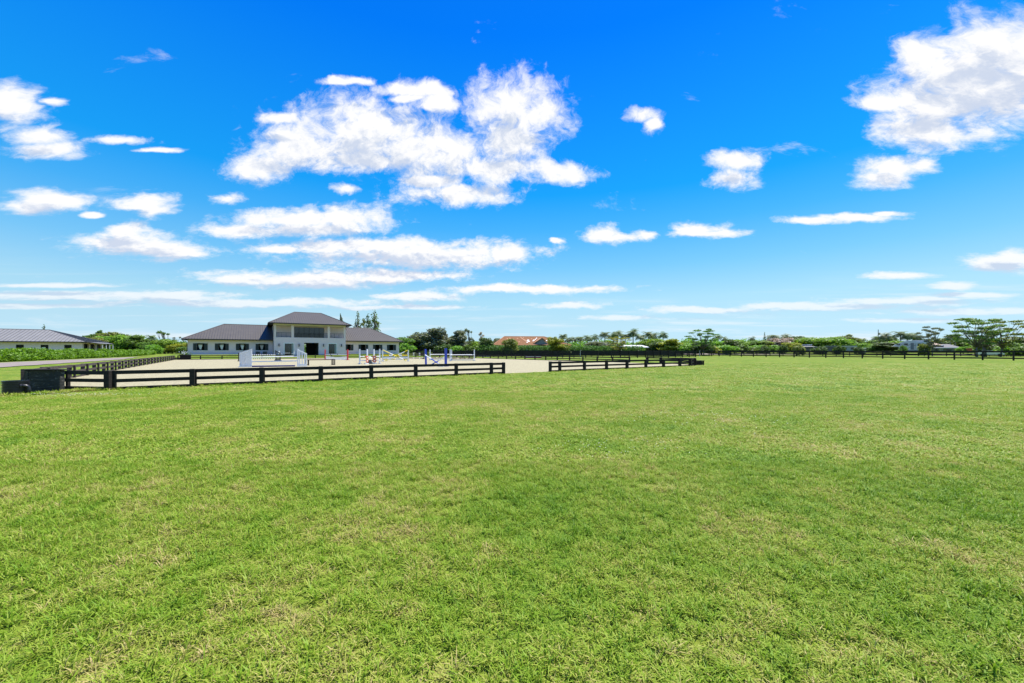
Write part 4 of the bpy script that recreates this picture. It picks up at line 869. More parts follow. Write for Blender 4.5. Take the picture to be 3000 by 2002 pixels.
def variant(style, k):
    key = (style, k)
    if key in VAR: return VAR[key]
    r = random.Random(hash(style) % 1 + k*17 + sum(map(ord, style))); cl = []; H = 8.0
    if style == 'round':
        for i in range(13): a = i*2.4; q = math.sqrt(i/13)*2.3; cl.append((math.cos(a)*q, math.sin(a)*q, 5.1+r.uniform(-.9, 1.3)-q*.42, r.uniform(1.0, 1.6), r.uniform(1.0, 1.6), r.uniform(.9, 1.35)))
        for i in range(8): a = i*.8; cl.append((math.cos(a)*2.1, math.sin(a)*2.1, 2.3+r.uniform(-.6, .5), 1.2, 1.2, 1.1))
        n, sz, sp = 5200, .24, .25
    elif style == 'irregular':
        for i in range(15): a = r.uniform(0, 6.3); q = r.uniform(.2, 2.2); z = r.uniform(2.2, 7.2); q *= 1.25-abs(z-4.2)/4.6; cl.append((math.cos(a)*q, math.sin(a)*q, z, r.uniform(.8, 1.35), r.uniform(.8, 1.35), r.uniform(.6, 1.05)))
        cl.append((0, 0, 7.3, .5, .5, .6)); cl.append((0, 0, 3.4, 1.5, 1.5, 1.6)); n, sz, sp = 4200, .23, .3
    elif style == 'sparse':
        for i in range(14): a = r.uniform(0, 6.3); q = r.uniform(.3, 2.3); z = r.uniform(3.2, 7.6); cl.append((math.cos(a)*q, math.sin(a)*q, z, r.uniform(.35, .7), r.uniform(.35, .7), r.uniform(.25, .5)))
        n, sz, sp = 1000, .17, .4
    elif style == 'spire':
        for i in range(16): z = 2+5.7*i/15; q = (8-z)*.22; a = i*2.4; cl.append((math.cos(a)*q, math.sin(a)*q, z, .28+(8-z)*.10, .28+(8-z)*.10, .55))
        n, sz, sp = 700, .15, .7
    elif style == 'layered':
        for i in range(24):
            a = i*2.39996; z = 2.6+5.2*(i/23)**.9; q = (1.2+3.0*r.random())*(1.15-.55*abs(z-5.4)/2.8); cl.append((math.cos(a)*q, math.sin(a)*q, z+.25*r.random(), r.uniform(.7, 1.4), r.uniform(.7, 1.4), r.uniform(.14, .30)))
        n, sz, sp = 3300, .18, .28
    elif style == 'shrub':
        H = 3.0
        for i in range(9): a = i*2.4; q = math.sqrt(i/9)*1.2; cl.append((math.cos(a)*q, math.sin(a)*q, 1.2+r.uniform(-.2, .8)-q*.2, r.uniform(.6, .95), r.uniform(.6, .95), r.uniform(.6, 1.0)))
        n, sz, sp = 2200, .17, .15
    elif style == 'palm':
        H = 8.0
    if style == 'palm':
        V = []; 
        for f_ in range(30):
            az = f_*2.4+r.uniform(-.2, .2); up = r.uniform(-.25, 1.25); L = r.uniform(2.3, 3.0); p = np.array((0, 0, 7.1)); dirv = np.array((math.cos(az)*math.cos(up), math.sin(az)*math.cos(up), math.sin(up)))
            side = np.array((-math.sin(az), math.cos(az), 0)); n_ = 14
            for s in range(n_):
                q = p+dirv*L/n_; w = .80*math.sin(math.pi*min(1, (s+1.5)/(n_+1)))**.6+.06; dr = np.array((0, 0, -.30*w))
                for sg in (-1, 1):
                    tip = (p+q)/2+side*sg*w+dr+dirv*.30*w; V += [p, p*.35+q*.65, tip, tip-dirv*.05]
                p = q; dirv = dirv+np.array((0, 0, -.13-.03*s/n_*2)); dirv /= np.linalg.norm(dirv)
        cr = npmesh('crown', V, 4); b = MB(); b.path([(0, 0, -.3), (.08, .05, 2), (.02, .1, 4.5), (0, 0, 7.0)], [.24, .17, .15, .13], 9); tk = mesh('trunk', b.v, b.f, True); tk.materials.append(M['barkp'])
    else:
        cr = npmesh('crown', leaves(cl, n, sz, k*31+5, flat=.9 if style == 'layered' else .35), 4)
        b = branches(cl, H, .14 if style == 'layered' else .20 if style != 'shrub' else .06, k, sp, every=1 if style in ('layered', 'sparse') else 2); tk = mesh('trunk', b.v, b.f, True); tk.materials.append(M['bark'])
    VAR[key] = (cr, tk, H); return VAR[key]
MATMESH = {}
def tree(name, style, k, px, top, wpx, Z, leaf, label, cat='tree', group=None, zoff=0):
    cr, tk, H = variant(style, k); x = (px-1500)/F*Z; g = tz(x, Z); h = EYE+(HY-top)/F*Z-g-zoff; W = wpx/F*Z
    nat = {'round': 7.0, 'irregular': 5.4, 'sparse': 5.6, 'spire': 3.4, 'layered': 8.6, 'shrub': 3.6, 'palm': 5.2}[style]
    mk = (style, k, leaf)
    if mk not in MATMESH: me = cr.copy(); me.materials.append(M[leaf]); MATMESH[mk] = me
    kw, kh = {'round': (1.3, 1.12), 'irregular': (1.5, 1.10), 'palm': (1.35, 1.02), 'shrub': (1.15, 1.1)}.get(style, (1.0, 1.0)); s = h/H*kh; sw = W/nat*kw
    t = thing(name, label, cat, (x, Z, g), random.uniform(0, 6.28), group)
    for nm, me in (('crown', MATMESH[mk]), ('trunk', tk)):
        o = bpy.data.objects.new(nm, me); C.objects.link(o); o.parent = t; o.scale = (sw, sw, s)
        if style == 'palm': o.scale = ((sw+s)/2,)*2+(s,)
    return t
TL = 'trees behind the left stable'; TM = 'trees between the stable and the tiled house'; TR = 'trees behind the right paddock fence'; TP = 'palms beyond the hedge'; TS = 'shrubs behind the right paddock fence'
rows = [
 ('conifer_tree','spire',1,128,951,26,128,'ldark','dark conifer tip poking over the grey metal roof on the left','tree',None),
 ('broadleaf_tree','round',1,282,985,62,138,'lolive','yellow green rounded tree just right of the low stable porch','tree',TL),
 ('broadleaf_tree','irregular',2,292,973,44,150,'lgreen','darker tree peeking up behind the porch side canopy','tree',TL),
 ('broadleaf_tree','round',2,330,971,70,150,'lolive','tallest broad olive crown behind the clipped hedge','tree',TL),
 ('broadleaf_tree','round',3,372,977,70,142,'lbright','bright rounded crown right of the tall olive crown','tree',TL),
 ('broadleaf_tree','irregular',1,402,987,50,140,'lgreen','lower mid green crown where the hedge tapers away','tree',TL),
 ('palm_tree','palm',1,444,985,26,150,'lpalm','lone little palm head above the left tree line','palm tree',None),
 ('broadleaf_tree','round',1,437,1000,50,138,'lgreen','low green crown beneath the lone palm head','tree',TL),
 ('broadleaf_tree','sparse',1,481,970,52,140,'lgreen','airy tree with open branching above the left tree line','tree',TL),
 ('broadleaf_tree','round',2,483,992,56,137,'lbright','bright bushy tree directly below the airy tree','tree',TL),
 ('broadleaf_tree','sparse',2,516,985,34,145,'lgrey','grey leafless looking tree left of the white stable wing','tree',TL),
 ('broadleaf_tree','round',3,530,1004,56,136,'lyellow','yellow green bush beside the left corner of the stable','tree',TL),
 ('shrub','shrub',1,455,1008,44,132,'lbright','low shrub left of the parked car','shrub',TL),('shrub','shrub',2,495,1011,44,160,'lgreen','low shrub directly behind the parked car','shrub',TL),
 ('shrub','shrub',1,540,1015,36,131,'lgreen','low shrub touching the stable wall corner','shrub',TL),
 ('casuarina_tree','spire',2,1048,914,44,142,'lgrey','thin wispy casuarina, leftmost above the right wing roof','tree','casuarinas above the right wing roof'),
 ('casuarina_tree','sparse',3,1068,930,44,142,'lolive','lowest olive casuarina above the right wing roof','tree','casuarinas above the right wing roof'),
 ('casuarina_tree','spire',3,1078,922,40,145,'ldark','dark narrow casuarina in the middle above the right wing roof','tree','casuarinas above the right wing roof'),
 ('casuarina_tree','spire',1,1096,908,56,142,'lgreen','tallest casuarina, rightmost above the right wing roof','tree','casuarinas above the right wing roof'),
 ('casuarina_tree','sparse',1,1104,934,34,143,'lgrey','small ragged tree under the tallest casuarina','tree','casuarinas above the right wing roof'),
 ('broadleaf_tree','irregular',2,998,929,16,140,'lgrey','tree top just peeking over the right slope of the upper roof','tree',None),
 ('broadleaf_tree','round',2,1178,986,66,128,'lgreen','dense green tree touching the right end of the stable roof','tree',TM),
 ('broadleaf_tree','irregular',3,1222,978,62,135,'lgrey','grey green tree directly behind the camper trailer','tree',TM),
 ('broadleaf_tree','irregular',1,1270,968,56,126,'lgrey','tallest grey green tree right of the camper trailer','tree',TM),
 ('broadleaf_tree','irregular',2,1302,977,46,130,'lgrey','lower tree touching the right side of the tallest grey green tree','tree',TM),
 ('broadleaf_tree','irregular',1,1345,974,50,128,'lgrey','loose grey green tree midway between camper and tiled house','tree',TM),
 ('broadleaf_tree','sparse',1,1374,963,38,128,'lgrey','thin grey tree with open crown left of the tiled house','tree',TM),
 ('broadleaf_tree','sparse',3,1412,971,34,132,'lpale','bare twiggy tree behind the dark rounded tree','tree',TM),
 ('broadleaf_tree','round',3,1425,986,42,118,'ldark','dark rounded tree at the left end of the hedge','tree',TM),
 ('broadleaf_tree','round',1,1457,988,30,185,'lgrey','distant tree beside the left eave of the tiled house','tree',TM),
 ('shrub','shrub',2,1192,1006,44,118,'lbright','bright shrub beneath the stable roof end','shrub',TM),('shrub','shrub',1,1335,1012,44,117,'lbright','bright shrub below the loose tree midway to the tiled house','shrub',TM),
 ('shrub','shrub',2,1375,1010,50,118,'lgreen','mid green shrub below the thin grey tree','shrub',TM),('shrub','shrub',3,1300,1008,50,119,'ldark','dark shrub right of the camper','shrub',TM),('shrub','shrub',3,1400,1008,40,117,'lbright','bright shrub left of the dark rounded tree','shrub',TM),
 ('broadleaf_tree','round',2,1495,991,44,112,'lolive','small round olive tree in front of the tiled house, left','tree',None),
 ('broadleaf_tree','irregular',3,1627,991,38,112,'lyellow','yellow green tree before the right hip of the tiled house','tree',None),
 ('broadleaf_tree','round',1,1655,1006,32,112,'lolive','low round tree right of the yellow green tree at the tiled house','tree',None),
 ('broadleaf_tree','round',3,1752,998,76,140,'lgrey','pale grey green broad tree rising behind the hedge end','tree',TR),
 ('broadleaf_tree','layered',1,1812,988,82,116,'lyellow','yellow green layered tree in front of the white pavilion','tree',TR),
 ('broadleaf_tree','round',1,1908,990,72,150,'lbright','bright tree right behind the white pavilion roof','tree',TR),
 ('broadleaf_tree','round',2,1928,1000,60,128,'ldark','dark olive tree at the right tip of the pavilion roof','tree',TR),
 ('broadleaf_tree','irregular',1,1965,998,54,122,'lyellow','orange tinged tree between pavilion and umbrella tree','tree',TR),
 ('broadleaf_tree','round',3,1998,1002,60,150,'lbright','bright low tree left of the umbrella shaped tree','tree',TR),
 ('umbrella_tree','layered',2,2062,966,88,112,'lgreen','umbrella shaped tree with airy flat top rising above the fence end','tree',TR),
 ('broadleaf_tree','round',1,2055,1000,56,116,'ldark','dark dense tree under the umbrella shaped tree','tree',TR),
 ('broadleaf_tree','round',2,2100,998,66,150,'lbright','bright tree right of the umbrella shaped tree','tree',TR),
 ('broadleaf_tree','round',3,2140,991,42,128,'ldark','dark green tree, first dense one right of the umbrella tree','tree',TR),
 ('broadleaf_tree','round',1,2160,993,60,140,'lbright','bright broad tree beside the first dark dense tree','tree',TR),
 ('broadleaf_tree','round',2,2205,997,64,150,'lgreen','mid green tree midway to the twiggy pink tree','tree',TR),
 ('broadleaf_tree','irregular',3,2240,1000,60,150,'lolive','olive tree left of the twiggy pink tree','tree',TR),
 ('broadleaf_tree','spire',2,2240,974,16,190,'ldark','small dark spiky tree top standing over the far tree line','tree',TR),
 ('broadleaf_tree','round',3,2284,987,58,150,'lpale','leafless pinkish twiggy tree in the far tree line','tree',TR),
 ('broadleaf_tree','round',1,2325,982,66,175,'ldark','dark broad crown left of the long bright tree','tree',TR),
 ('broadleaf_tree','round',2,2372,987,80,150,'lbright','long bright tree above the small metal roofed shed','tree',TR),
 ('broadleaf_tree','round',3,2320,1002,44,140,'lyellow','yellow green tree left of the metal roofed shed','tree',TR),
 ('broadleaf_tree','round',1,2440,984,84,150,'lbright','largest bright dome shaped tree above the grey trailers','tree',TR),
 ('broadleaf_tree','irregular',2,2487,984,60,155,'lolive','olive tree leaning on the right side of the dome shaped tree','tree',TR),
 ('broadleaf_tree','round',2,2522,999,60,170,'lgreen','lower tree between the two utility poles','tree',TR),
 ('broadleaf_tree','round',3,2545,1004,60,140,'lbright','bright low tree left of the tall utility pole','tree',TR),
 ('broadleaf_tree','round',1,2590,993,80,160,'lgreen','mid green tree at the foot of the tall utility pole','tree',TR),
 ('broadleaf_tree','round',2,2640,998,70,150,'lbright','bright tree behind the long white camper','tree',TR),
 ('broadleaf_tree','irregular',1,2600,1006,60,132,'ldark','dark low tree left of the long white camper','tree',TR),
 ('broadleaf_tree','round',3,2712,992,60,185,'ldark','dark tree behind the tan roofed house','tree',TR),
 ('broadleaf_tree','layered',1,2731,958,64,104,'lgrey','slim lone tree with a high open crown before the tan house','tree',TR),
 ('broadleaf_tree','round',2,2708,1006,26,106,'lolive','small olive tree at the foot of the slim lone tree','tree',TR),
 ('broadleaf_tree','round',1,2770,988,70,175,'lolive','olive tree rising over the grey roof of the house','tree',TR),
 ('broadleaf_tree','round',3,2822,1014,30,122,'lbright','small bright bush between grey house and orange container','tree',TR),
 ('rain_tree','layered',3,2862,934,138,92,'lgreen','huge spreading tree with flat leaf tiers at the right','tree','rain trees at the right edge'),
 ('rain_tree','layered',2,2932,938,118,94,'lolive','second spreading tiered tree at the right edge','tree','rain trees at the right edge'),
 ('broadleaf_tree','sparse',2,2885,966,120,96,'lbright','inner lower crown between the two spreading trees','tree','rain trees at the right edge'),
 ('broadleaf_tree','round',1,2998,984,60,130,'ldark','dark tree cut by the right edge of the picture','tree',TR),
 ('broadleaf_tree','round',2,2965,1002,60,120,'lgreen','low green tree under the right spreading tree','tree',TR),
 ('broadleaf_tree','round',3,2900,1004,60,124,'ldark','dark bush behind the parked white car','tree',TR),
 ('broadleaf_tree','round',1,3060,985,80,130,'lgreen','green tree beyond the right edge','tree',TR),
 ]
for i, (px, top, w, Z) in enumerate(((1650,982,30,165),(1662,992,24,150),(1677,990,30,150),(1699,989,42,150),(1722,986,40,160),(1742,984,34,175),(1772,976,44,165),(1797,979,40,170),(1810,973,44,165),(1832,981,38,160),(1854,969,42,160),(1876,983,40,160),(1899,975,42,165),(1914,979,36,170),(1942,977,34,190),(2103,985,22,200),(2122,989,20,210),(2203,990,20,200),(2262,984,34,170),(2275,986,30,170),(2302,982,30,180),(2570,988,32,165),(2592,979,40,160),(2612,986,38,165),(2638,974,46,160),(2657,980,40,160),(2676,979,44,165),(2688,986,36,165),(2784,984,32,165),(2798,981,36,165))):
    lab = ['small palm right of the tiled roof, set alone','short palm just right of the lone small palm','squat palm left of the thick clustered palm','thick palm over the hedge near the tiled house','palm behind the thick hedge palm','narrow palm left of the grey green tree','tall palm left of the layered yellow tree','palm half hidden behind the layered yellow tree','tallest of the palms above the layered yellow tree','palm just right of the layered yellow tree','tall slender palm above the middle of the white pavilion','bushy palm right of the slender pavilion palm','palm above the right half of the white pavilion','palm at the right end of the pavilion palms','separate palm standing above the olive trees','tiny far palm right of the umbrella tree','second tiny far palm right of the umbrella tree','tiny far palm over the mid green trees','palm left of the twiggy pink tree','palm directly above the twiggy pink tree','palm right of the twiggy pink tree','palm head left of the tall utility pole','palm right beside the tall utility pole','low palm between pole and palm group','tallest of the palms above the long camper','middle palm above the long camper','right palm above the long camper','last palm before the tan roofed house','palm over the grey house roof, left of two','palm over the grey house roof, right of two'][i]
    rows.append(('palm_tree','palm',1+i % 3,px,top,w,Z,'lpalm',lab,'palm tree',TP))
for i, (px, top, w, Z, lf, lab) in enumerate(((2125,1010,60,124,'lbright','bright shrub right under the first dark dense tree'),(2180,1012,60,125,'lgreen','mid green shrub low behind the fence right of the umbrella tree'),(2240,1012,34,118,'ldark','dark shrub left of the metal roofed shed group'),(2215,1010,50,128,'lbright','bright shrub beside the dark shrub'),(2268,1011,46,128,'lbright','bright shrub below the twiggy pink tree'),(2291,1010,26,118,'ldark','dark upright shrub below the twiggy pink tree'),(2342,1010,32,112,'lolive','olive shrub hiding the middle of the metal roofed shed'),(2402,1014,36,116,'ldark','dark shrub between shed and grey trailers'),(2456,1012,28,114,'ldark','dark shrub between the two grey trailers'),(2517,1014,26,114,'ldark','dark shrub left of the little white shed'),(2560,1012,60,136,'lgreen','shrub behind the rails right of the little white shed'),(2645,1012,24,118,'lgreen','thin shrub before the long white camper'),(1985,1012,50,122,'lbright','bright shrub at the foot of the orange tinged tree'),(2020,1010,50,118,'lbright','bright shrub left below the umbrella tree'),(2090,1012,50,118,'lyellow','yellow shrub right below the umbrella tree'),(2990,1012,60,100,'lgreen','shrub at the right end of the far fence'),(2950,1014,60,102,'lbright','bright shrub right of the parked white car'))):
    rows.append(('shrub','shrub',1+i % 3,px,top,w,Z,lf,lab,'shrub',TS))
for (k, px, top, w, Z, lf, lab, g_) in (
 (3,262,990,50,146,'lgreen','green tree whose left side meets the low stable porch roof',TL),(1,311,981,60,146,'lbright','bright tree left of the tallest olive crown',TL),(2,352,976,66,152,'lgreen','mid green tree behind the olive crown and the rounded bright crown',TL),(3,420,990,60,150,'lolive','olive tree behind the low crown at the end of the hedge',TL),
 (1,462,996,60,148,'lolive','olive tree left under the airy open tree',TL),(2,505,998,60,150,'lgreen','mid green tree behind the parked blue car',TL),
 (1,1205,990,60,140,'lgreen','green tree left of the camper roof',TM),(3,1250,984,60,140,'lolive','olive tree behind the rear of the camper',TM),(2,1322,990,60,138,'lgreen','mid green tree filling the gap midway between camper and tiled house',TM),(1,1385,996,60,138,'lbright','bright low tree beneath the thin grey tree',TM),(2,1290,995,60,136,'lgreen','green tree low in the gap beside the tallest grey green tree',TM),
 (1,2020,997,70,160,'lbright','bright tree half hidden by the umbrella shaped tree',TR),(2,2130,1000,70,165,'lgreen','green tree behind the first dense dark one',TR),(3,2185,1002,70,160,'lbright','bright tree low in the middle of the far tree line',TR),(1,2265,1000,70,165,'lgreen','green tree right under the twiggy pink crown',TR),(2,2305,1000,60,160,'lbright','bright tree right of the twiggy pink crown',TR),(3,2400,998,70,165,'lgreen','green tree behind the gap between shed and trailers',TR),(2,2560,1004,80,165,'lgreen','green tree left behind the tall utility pole',TR),(3,2615,1000,80,158,'lbright','bright tree right of the tall utility pole',TR),(1,2670,998,70,160,'lgreen','green tree directly behind the camper roof',TR),(2,2800,996,60,170,'lgreen','green tree behind the right end of the grey roof',TR)):
    rows.append(('broadleaf_tree','round',k,px,top,w,Z,lf,lab,'tree',g_))
for r_ in rows: tree(r_[0], r_[1], r_[2], r_[3], r_[4], r_[5], r_[6], r_[7], r_[8], r_[9], r_[10])
def mass(name, label, px0, px1, Z0, Z1, top, jitter, n, size, leaf, cat=None, kind='stuff', zb=0):
    V = []; step = 26; cl = []; x = px0
    while x < px1:
        t = (x-px0)/(px1-px0); Z = Z0+(Z1-Z0)*t+random.uniform(-6, 6); X = (x-1500)/F*Z; h = EYE+(HY-top+random.uniform(-jitter, jitter))/F*Z; g = tz(X, Z)
        w = 30/F*Z; cl.append((X, Z, (g+h)/2, w, w*.7, (h-g)/2)); cl.append((X+w*.4, Z-3, g+(h-g)*.3, w, w*.6, (h-g)*.35)); x += step
    o = link(name, npmesh(name, leaves(cl, n, size, 99, shell=.5), 4), M[leaf]); tag(o, label, cat, kind=kind); return o
mass('distant_woodland', 'dark far line of trees along the right horizon', 1600, 3200, 200, 215, 998, 7, 60000, .5, 'lbright')
mass('distant_woodland', 'olive far line of trees behind the stable and camper', -200, 1620, 200, 215, 1004, 7, 42000, .5, 'lgreen')
def hedge(name, label, pts, w, h, n, size, leaf, lumps=.25):
    P = np.array(pts, float); d = np.r_[0, np.cumsum(np.hypot(*np.diff(P, axis=0).T))]; cl = []; t = 0
    while t < d[-1]:
        X = np.interp(t, d, P[:, 0]); Y = np.interp(t, d, P[:, 1]); hh = h(t/d[-1]) if callable(h) else h; hh *= 1+random.uniform(-lumps, lumps)*.3
        g = tz(X, Y)
        for j in (-.3, .3): cl.append((X+random.uniform(-.2, .2)*w, Y+j*w+random.uniform(-.1, .1), g+hh*.5, w*.6, w*.5, hh*.5))
        cl.append((X, Y, g+hh*.82, w*.5, w*.45, hh*.2)); t += w*.55
    o = thing(name, label, 'hedge'); link('foliage', npmesh('foliage', leaves(cl, n, size, 12, shell=.62), 4), M[leaf], o)
    b = MB(); 
    for k in range(0, len(cl), 9): c = cl[k]; b.path([(c[0], c[1], c[2]-c[5]-.1), (c[0]+.1, c[1], c[2])], [.05, .03], 5)
    b.build('stems', M['bark'], o)['kind'] = 'stuff'
hedge('clipped_hedge', 'long bright green clipped hedge along the gravel drive at left', [(-57.5, 38), (-65.8, 50.5), (-112, 124)], 1.7, lambda t: 1.26+.08*t, 60000, .14, 'lhedge', 1.5)
hedge('tall_hedge', 'tall dense green hedge in front of the tiled roof house', [(-8, 116), (10, 117), (26, 120), (40, 122)], 2.4, lambda t: 2.9-.35*t, 26000, .16, 'lhedge2', .12)

# ------------------------------------------------------------------ background buildings and vehicles
def simple_hip(t, x0, x1, y0, y1, ze, zr, r0, r1, m, fas='fascia', name='roof'):
    ym = (y0+y1)/2; b = MB(); E = [(x0,y0,ze),(x1,y0,ze),(x1,y1,ze),(x0,y1,ze)]; A = (r0, ym, zr); B = (r1, ym, zr)
    b.quad(E[0], E[1], B, A); b.quad(E[2], E[3], A, B); b.quad(E[1], E[2], B); b.quad(E[3], E[0], A); b.quad(*[(p[0], p[1], ze-.03) for p in E[::-1]]); o = b.build(name, M[m], t)
    f = MB(); f.box(x0, x1, y0-.08, y0-.002, ze-.22, ze+.02); f.build('fascia', M[fas], o); return o
def tiled_house():
    Z = 150; s = Z/F; X = lambda px: (px-1562)*s; g = tz((1562-1500)*s, Z)
    t = thing('tiled_house', 'house with large damaged terracotta hip roof behind the tall hedge', 'house', ((1562-1500)*s, Z, 0), R(6))
    H = lambda y: EYE+(HY-y)*s
    MB().box(X(1452), X(1668), .8, 14, g-.5, H(1012)-.03).build('wall', M['stucco2'], t)
    ro = simple_hip(t, X(1442), X(1680), 0, 15, H(1012), H(984.5), X(1482), X(1605), 'tile')
    def slope(px, v): x = X(px); zz = H(1012)+(H(984.5)-H(1012))*v; return (x, 7.5*v-.0, zz)
    for a, b, v0, v1, w in ((1530, 1549, .95, .25, 4), (1541, 1551, .65, .2, 3)):
        p0 = Vector(slope(a, v0))+Vector((0, -.05, .06)); p1 = Vector(slope(b, v1))+Vector((0, -.05, .06)); d = Vector((w*s*.5, 0, 0)); MB().quad(p1-d, p1+d, p0+d, p0-d).quad(p0-d-Vector((0,0,.04)), p0+d-Vector((0,0,.04)), p1+d-Vector((0,0,.04)), p1-d-Vector((0,0,.04))).build('bare_strip', M['tilel'], ro)
    r = random.Random(4)
    for k, (px, v, w, m) in enumerate(((1490, .72, 5, 'tilel'), (1498, .78, 4, 'tilel'), (1523, .35, 4, 'tilel'), (1521, .75, 3, 'tilel'), (1551, .55, 7, 'tarp'), (1553, .42, 5, 'tarp'), (1547, .33, 4, 'tarp'), (1563, .7, 3, 'tilel'), (1569, .55, 5, 'tarp'), (1566, .48, 3, 'tarp'), (1575, .66, 3, 'tarp'), (1607, .5, 4, 'tarp'), (1612, .62, 4, 'tilel'), (1540, .85, 3, 'tilel'), (1580, .8, 3, 'tarp'))):
        p = Vector(slope(px, v))+Vector((0, -.06, .07)); a = w*s*.5; u = Vector((a, 0, 0)); w_ = Vector((a*.3, 3.75*.11, (H(984.5)-H(1012))*.055)); MB().quad(p-u-w_, p+u*r.uniform(.6, 1)-w_, p+u+w_, p-u*r.uniform(.4, 1)+w_).build('tile_patch', M[m], ro)
    b = MB(); ax, bx, cxx = X(1560), X(1612), X(1587); zt, zb = H(991), H(1009)
    b.quad((ax+.8, -.6, zb+.12), (bx-.8, -.6, zb+.12), (cxx, -.6, zt-.35)); b.build('gable_face', M['rvd'], t)
    b = MB(); b.quad((ax, -.9, zb), (ax-.0, -.9, zb+.22), (cxx, -.9, zt+.1), (cxx, -.9, zt-.25)); b.quad((cxx, -.9, zt-.25), (cxx, -.9, zt+.1), (bx, -.9, zb+.22), (bx, -.9, zb)); b.quad((ax, -.9, zb+.22), (cxx, 6, zt+.1), (cxx, -.9, zt+.1)); b.quad((cxx, -.9, zt+.1), (cxx, 6, zt+.1), (bx, -.9, zb+.22)); b.quad((ax, -1.4, zb-.25), (bx, -1.4, zb-.25), (bx, -.5, zb+.15), (ax, -.5, zb+.15)); b.build('gable_roof', M['tilel'], t)
    rc = MB(); 
    for p, q in (((X(1442), 0, H(1012)), (X(1482), 7.5, H(984.5))), ((X(1482), 7.5, H(984.5)), (X(1605), 7.5, H(984.5))), ((X(1605), 7.5, H(984.5)), (X(1680), 0, H(1012)))): rc.tube(p, q, .14, n=6)
    rc.build('ridge_tiles', M['tilel'], ro)
    for px in (1470, 1500, 1640): MB().box(X(px)-.6, X(px)+.6, .70, .797, g+.9, g+2.2).build('window', M['glass'], t)
tiled_house()
def pavilion():
    Z = 126; s = Z/F; t = thing('pavilion', 'open pavilion with bright white sheet roof right of the hedge', 'pavilion', ((1864-1500)*s, Z, 0)); X = lambda px: (px-1864)*s; H = lambda y: EYE+(HY-y)*s
    b = MB(); ze, zr = H(1017.5), H(1011.3); b.quad((X(1820), 0, ze), (X(1903), 0, ze), (X(1888), 3, zr), (X(1826), 3, zr)); b.quad((X(1903), 6, ze), (X(1820), 6, ze), (X(1826), 3, zr), (X(1888), 3, zr)); b.quad((X(1903), 0, ze), (X(1903), 6, ze), (X(1888), 3, zr)); b.quad((X(1820), 6, ze), (X(1820), 0, ze), (X(1826), 3, zr))
    b.build('roof', M['whiteroof'], t); g = tz((1864-1500)*s, Z)
    for px in (1823, 1834, 1846, 1858, 1872, 1886, 1899):
        for y in (.2, 5.8): MB().box(X(px)-.07, X(px)+.07, y-.07, y+.07, g-.1, ze-.02).build('post', M['dkbrown'], t)
    MB().box(X(1821), X(1902), -.06, -.003, ze-.14, ze+.02).build('fascia', M['trimw'], t)
pavilion()
def wheel(t, x, y, z, r=.36, w=.22):
    o = MB().tube((x, y-w/2, z), (x, y+w/2, z), r, n=20).build('wheel', M['tyre'], t); MB().tube((x, y-w/2-.01, z), (x, y-w/2-.001, z), r*.55, n=14).build('rim', M['grey'], o)
def camper(px, Z, rz, Lc, label, base, mirror=1, zadd=0):
    x = (px-1500)/F*Z; t = thing('camper_trailer', label, 'camper', (x, Z, base), rz, 'white camper trailers'); h = 3.5; w = 2.4
    prof = [(0, .7), (Lc, .7), (Lc, 3.25), (Lc-.25, h), (2.2, h+.05), (.9, h-.15), (-.9, h-1.0), (-1.55, h-1.75), (-1.3, 1.95), (.0, 1.75)]
    prof = [(p[0]*mirror, p[1]) for p in prof]
    if mirror < 0: prof = prof[::-1]
    n = len(prof); b = MB(); b.v = [(p[0], 0, p[1]) for p in prof]+[(p[0], w, p[1]) for p in prof]; b.f = [tuple(range(n)), tuple(range(2*n-1, n-1, -1))]+[(i+n, (i+1) % n+n, (i+1) % n, i) for i in range(n)]
    bo = b.build('body', M['rv'], t)
    m_ = mirror
    def panel(nm, a, c, z0, z1, mt, dp=.03, par=t): return MB().box(min(a*m_, c*m_), max(a*m_, c*m_), -dp, -.002, z0, z1).build(nm, M[mt], par)
    s_ = panel('slide_out', Lc*.55, Lc*.88, 1.0, 3.1, 'rv', .35); MB().box(min(Lc*.60*m_, Lc*.80*m_), max(Lc*.60*m_, Lc*.80*m_), -.37, -.352, 1.9, 2.75).build('pane', M['glass'], s_)
    panel('window', 1.1, 1.9, 2.2, 2.8, 'glass'); panel('window', .0-.6, .2, 2.35, 2.75, 'glass'); d = panel('door', 2.5, 3.2, .9, 2.9, 'rvd', .02); panel('window', 3.6, 4.4, 2.0, 2.6, 'glass')
    for k, (a, z) in enumerate(((.3, 2.0), (1.0, 1.75), (-.6, 1.95), (2.0, 1.5))):
        q = MB(); q.quad(((a)*m_, -.012, z), ((a+.25)*m_, -.012, z), ((a+1.7)*m_, -.012, z+.75), ((a+1.4)*m_, -.012, z+.75)) if m_ > 0 else q.quad(((a+1.4)*m_, -.012, z+.75), ((a+1.7)*m_, -.012, z+.75), ((a+.25)*m_, -.012, z), ((a)*m_, -.012, z)); q.build('decal_stripe', M['rvd'], bo)
    panel('skirt', 0.1, Lc-.1, .5, .72, 'rvd', .01); MB().box(min(.3*m_, (Lc-.3)*m_), max(.3*m_, (Lc-.3)*m_), .6, 1.8, h+.02, h+.18).build('roof_unit', M['rv'], t)
    for xx in (Lc*.55, Lc*.55+.9): wheel(t, xx*m_, .14, .38); wheel(t, xx*m_, w-.14, .38)
    return t
camper(1222, 178, R(8), 6.2, 'white camper with raised front standing under dark trees right of the stable', EYE-(1031-HY)/F*178)
camper(2634, 122, R(-42), 6.6, 'long white camper parked beside the tan roofed house', EYE-(1033.5-HY)/F*122)
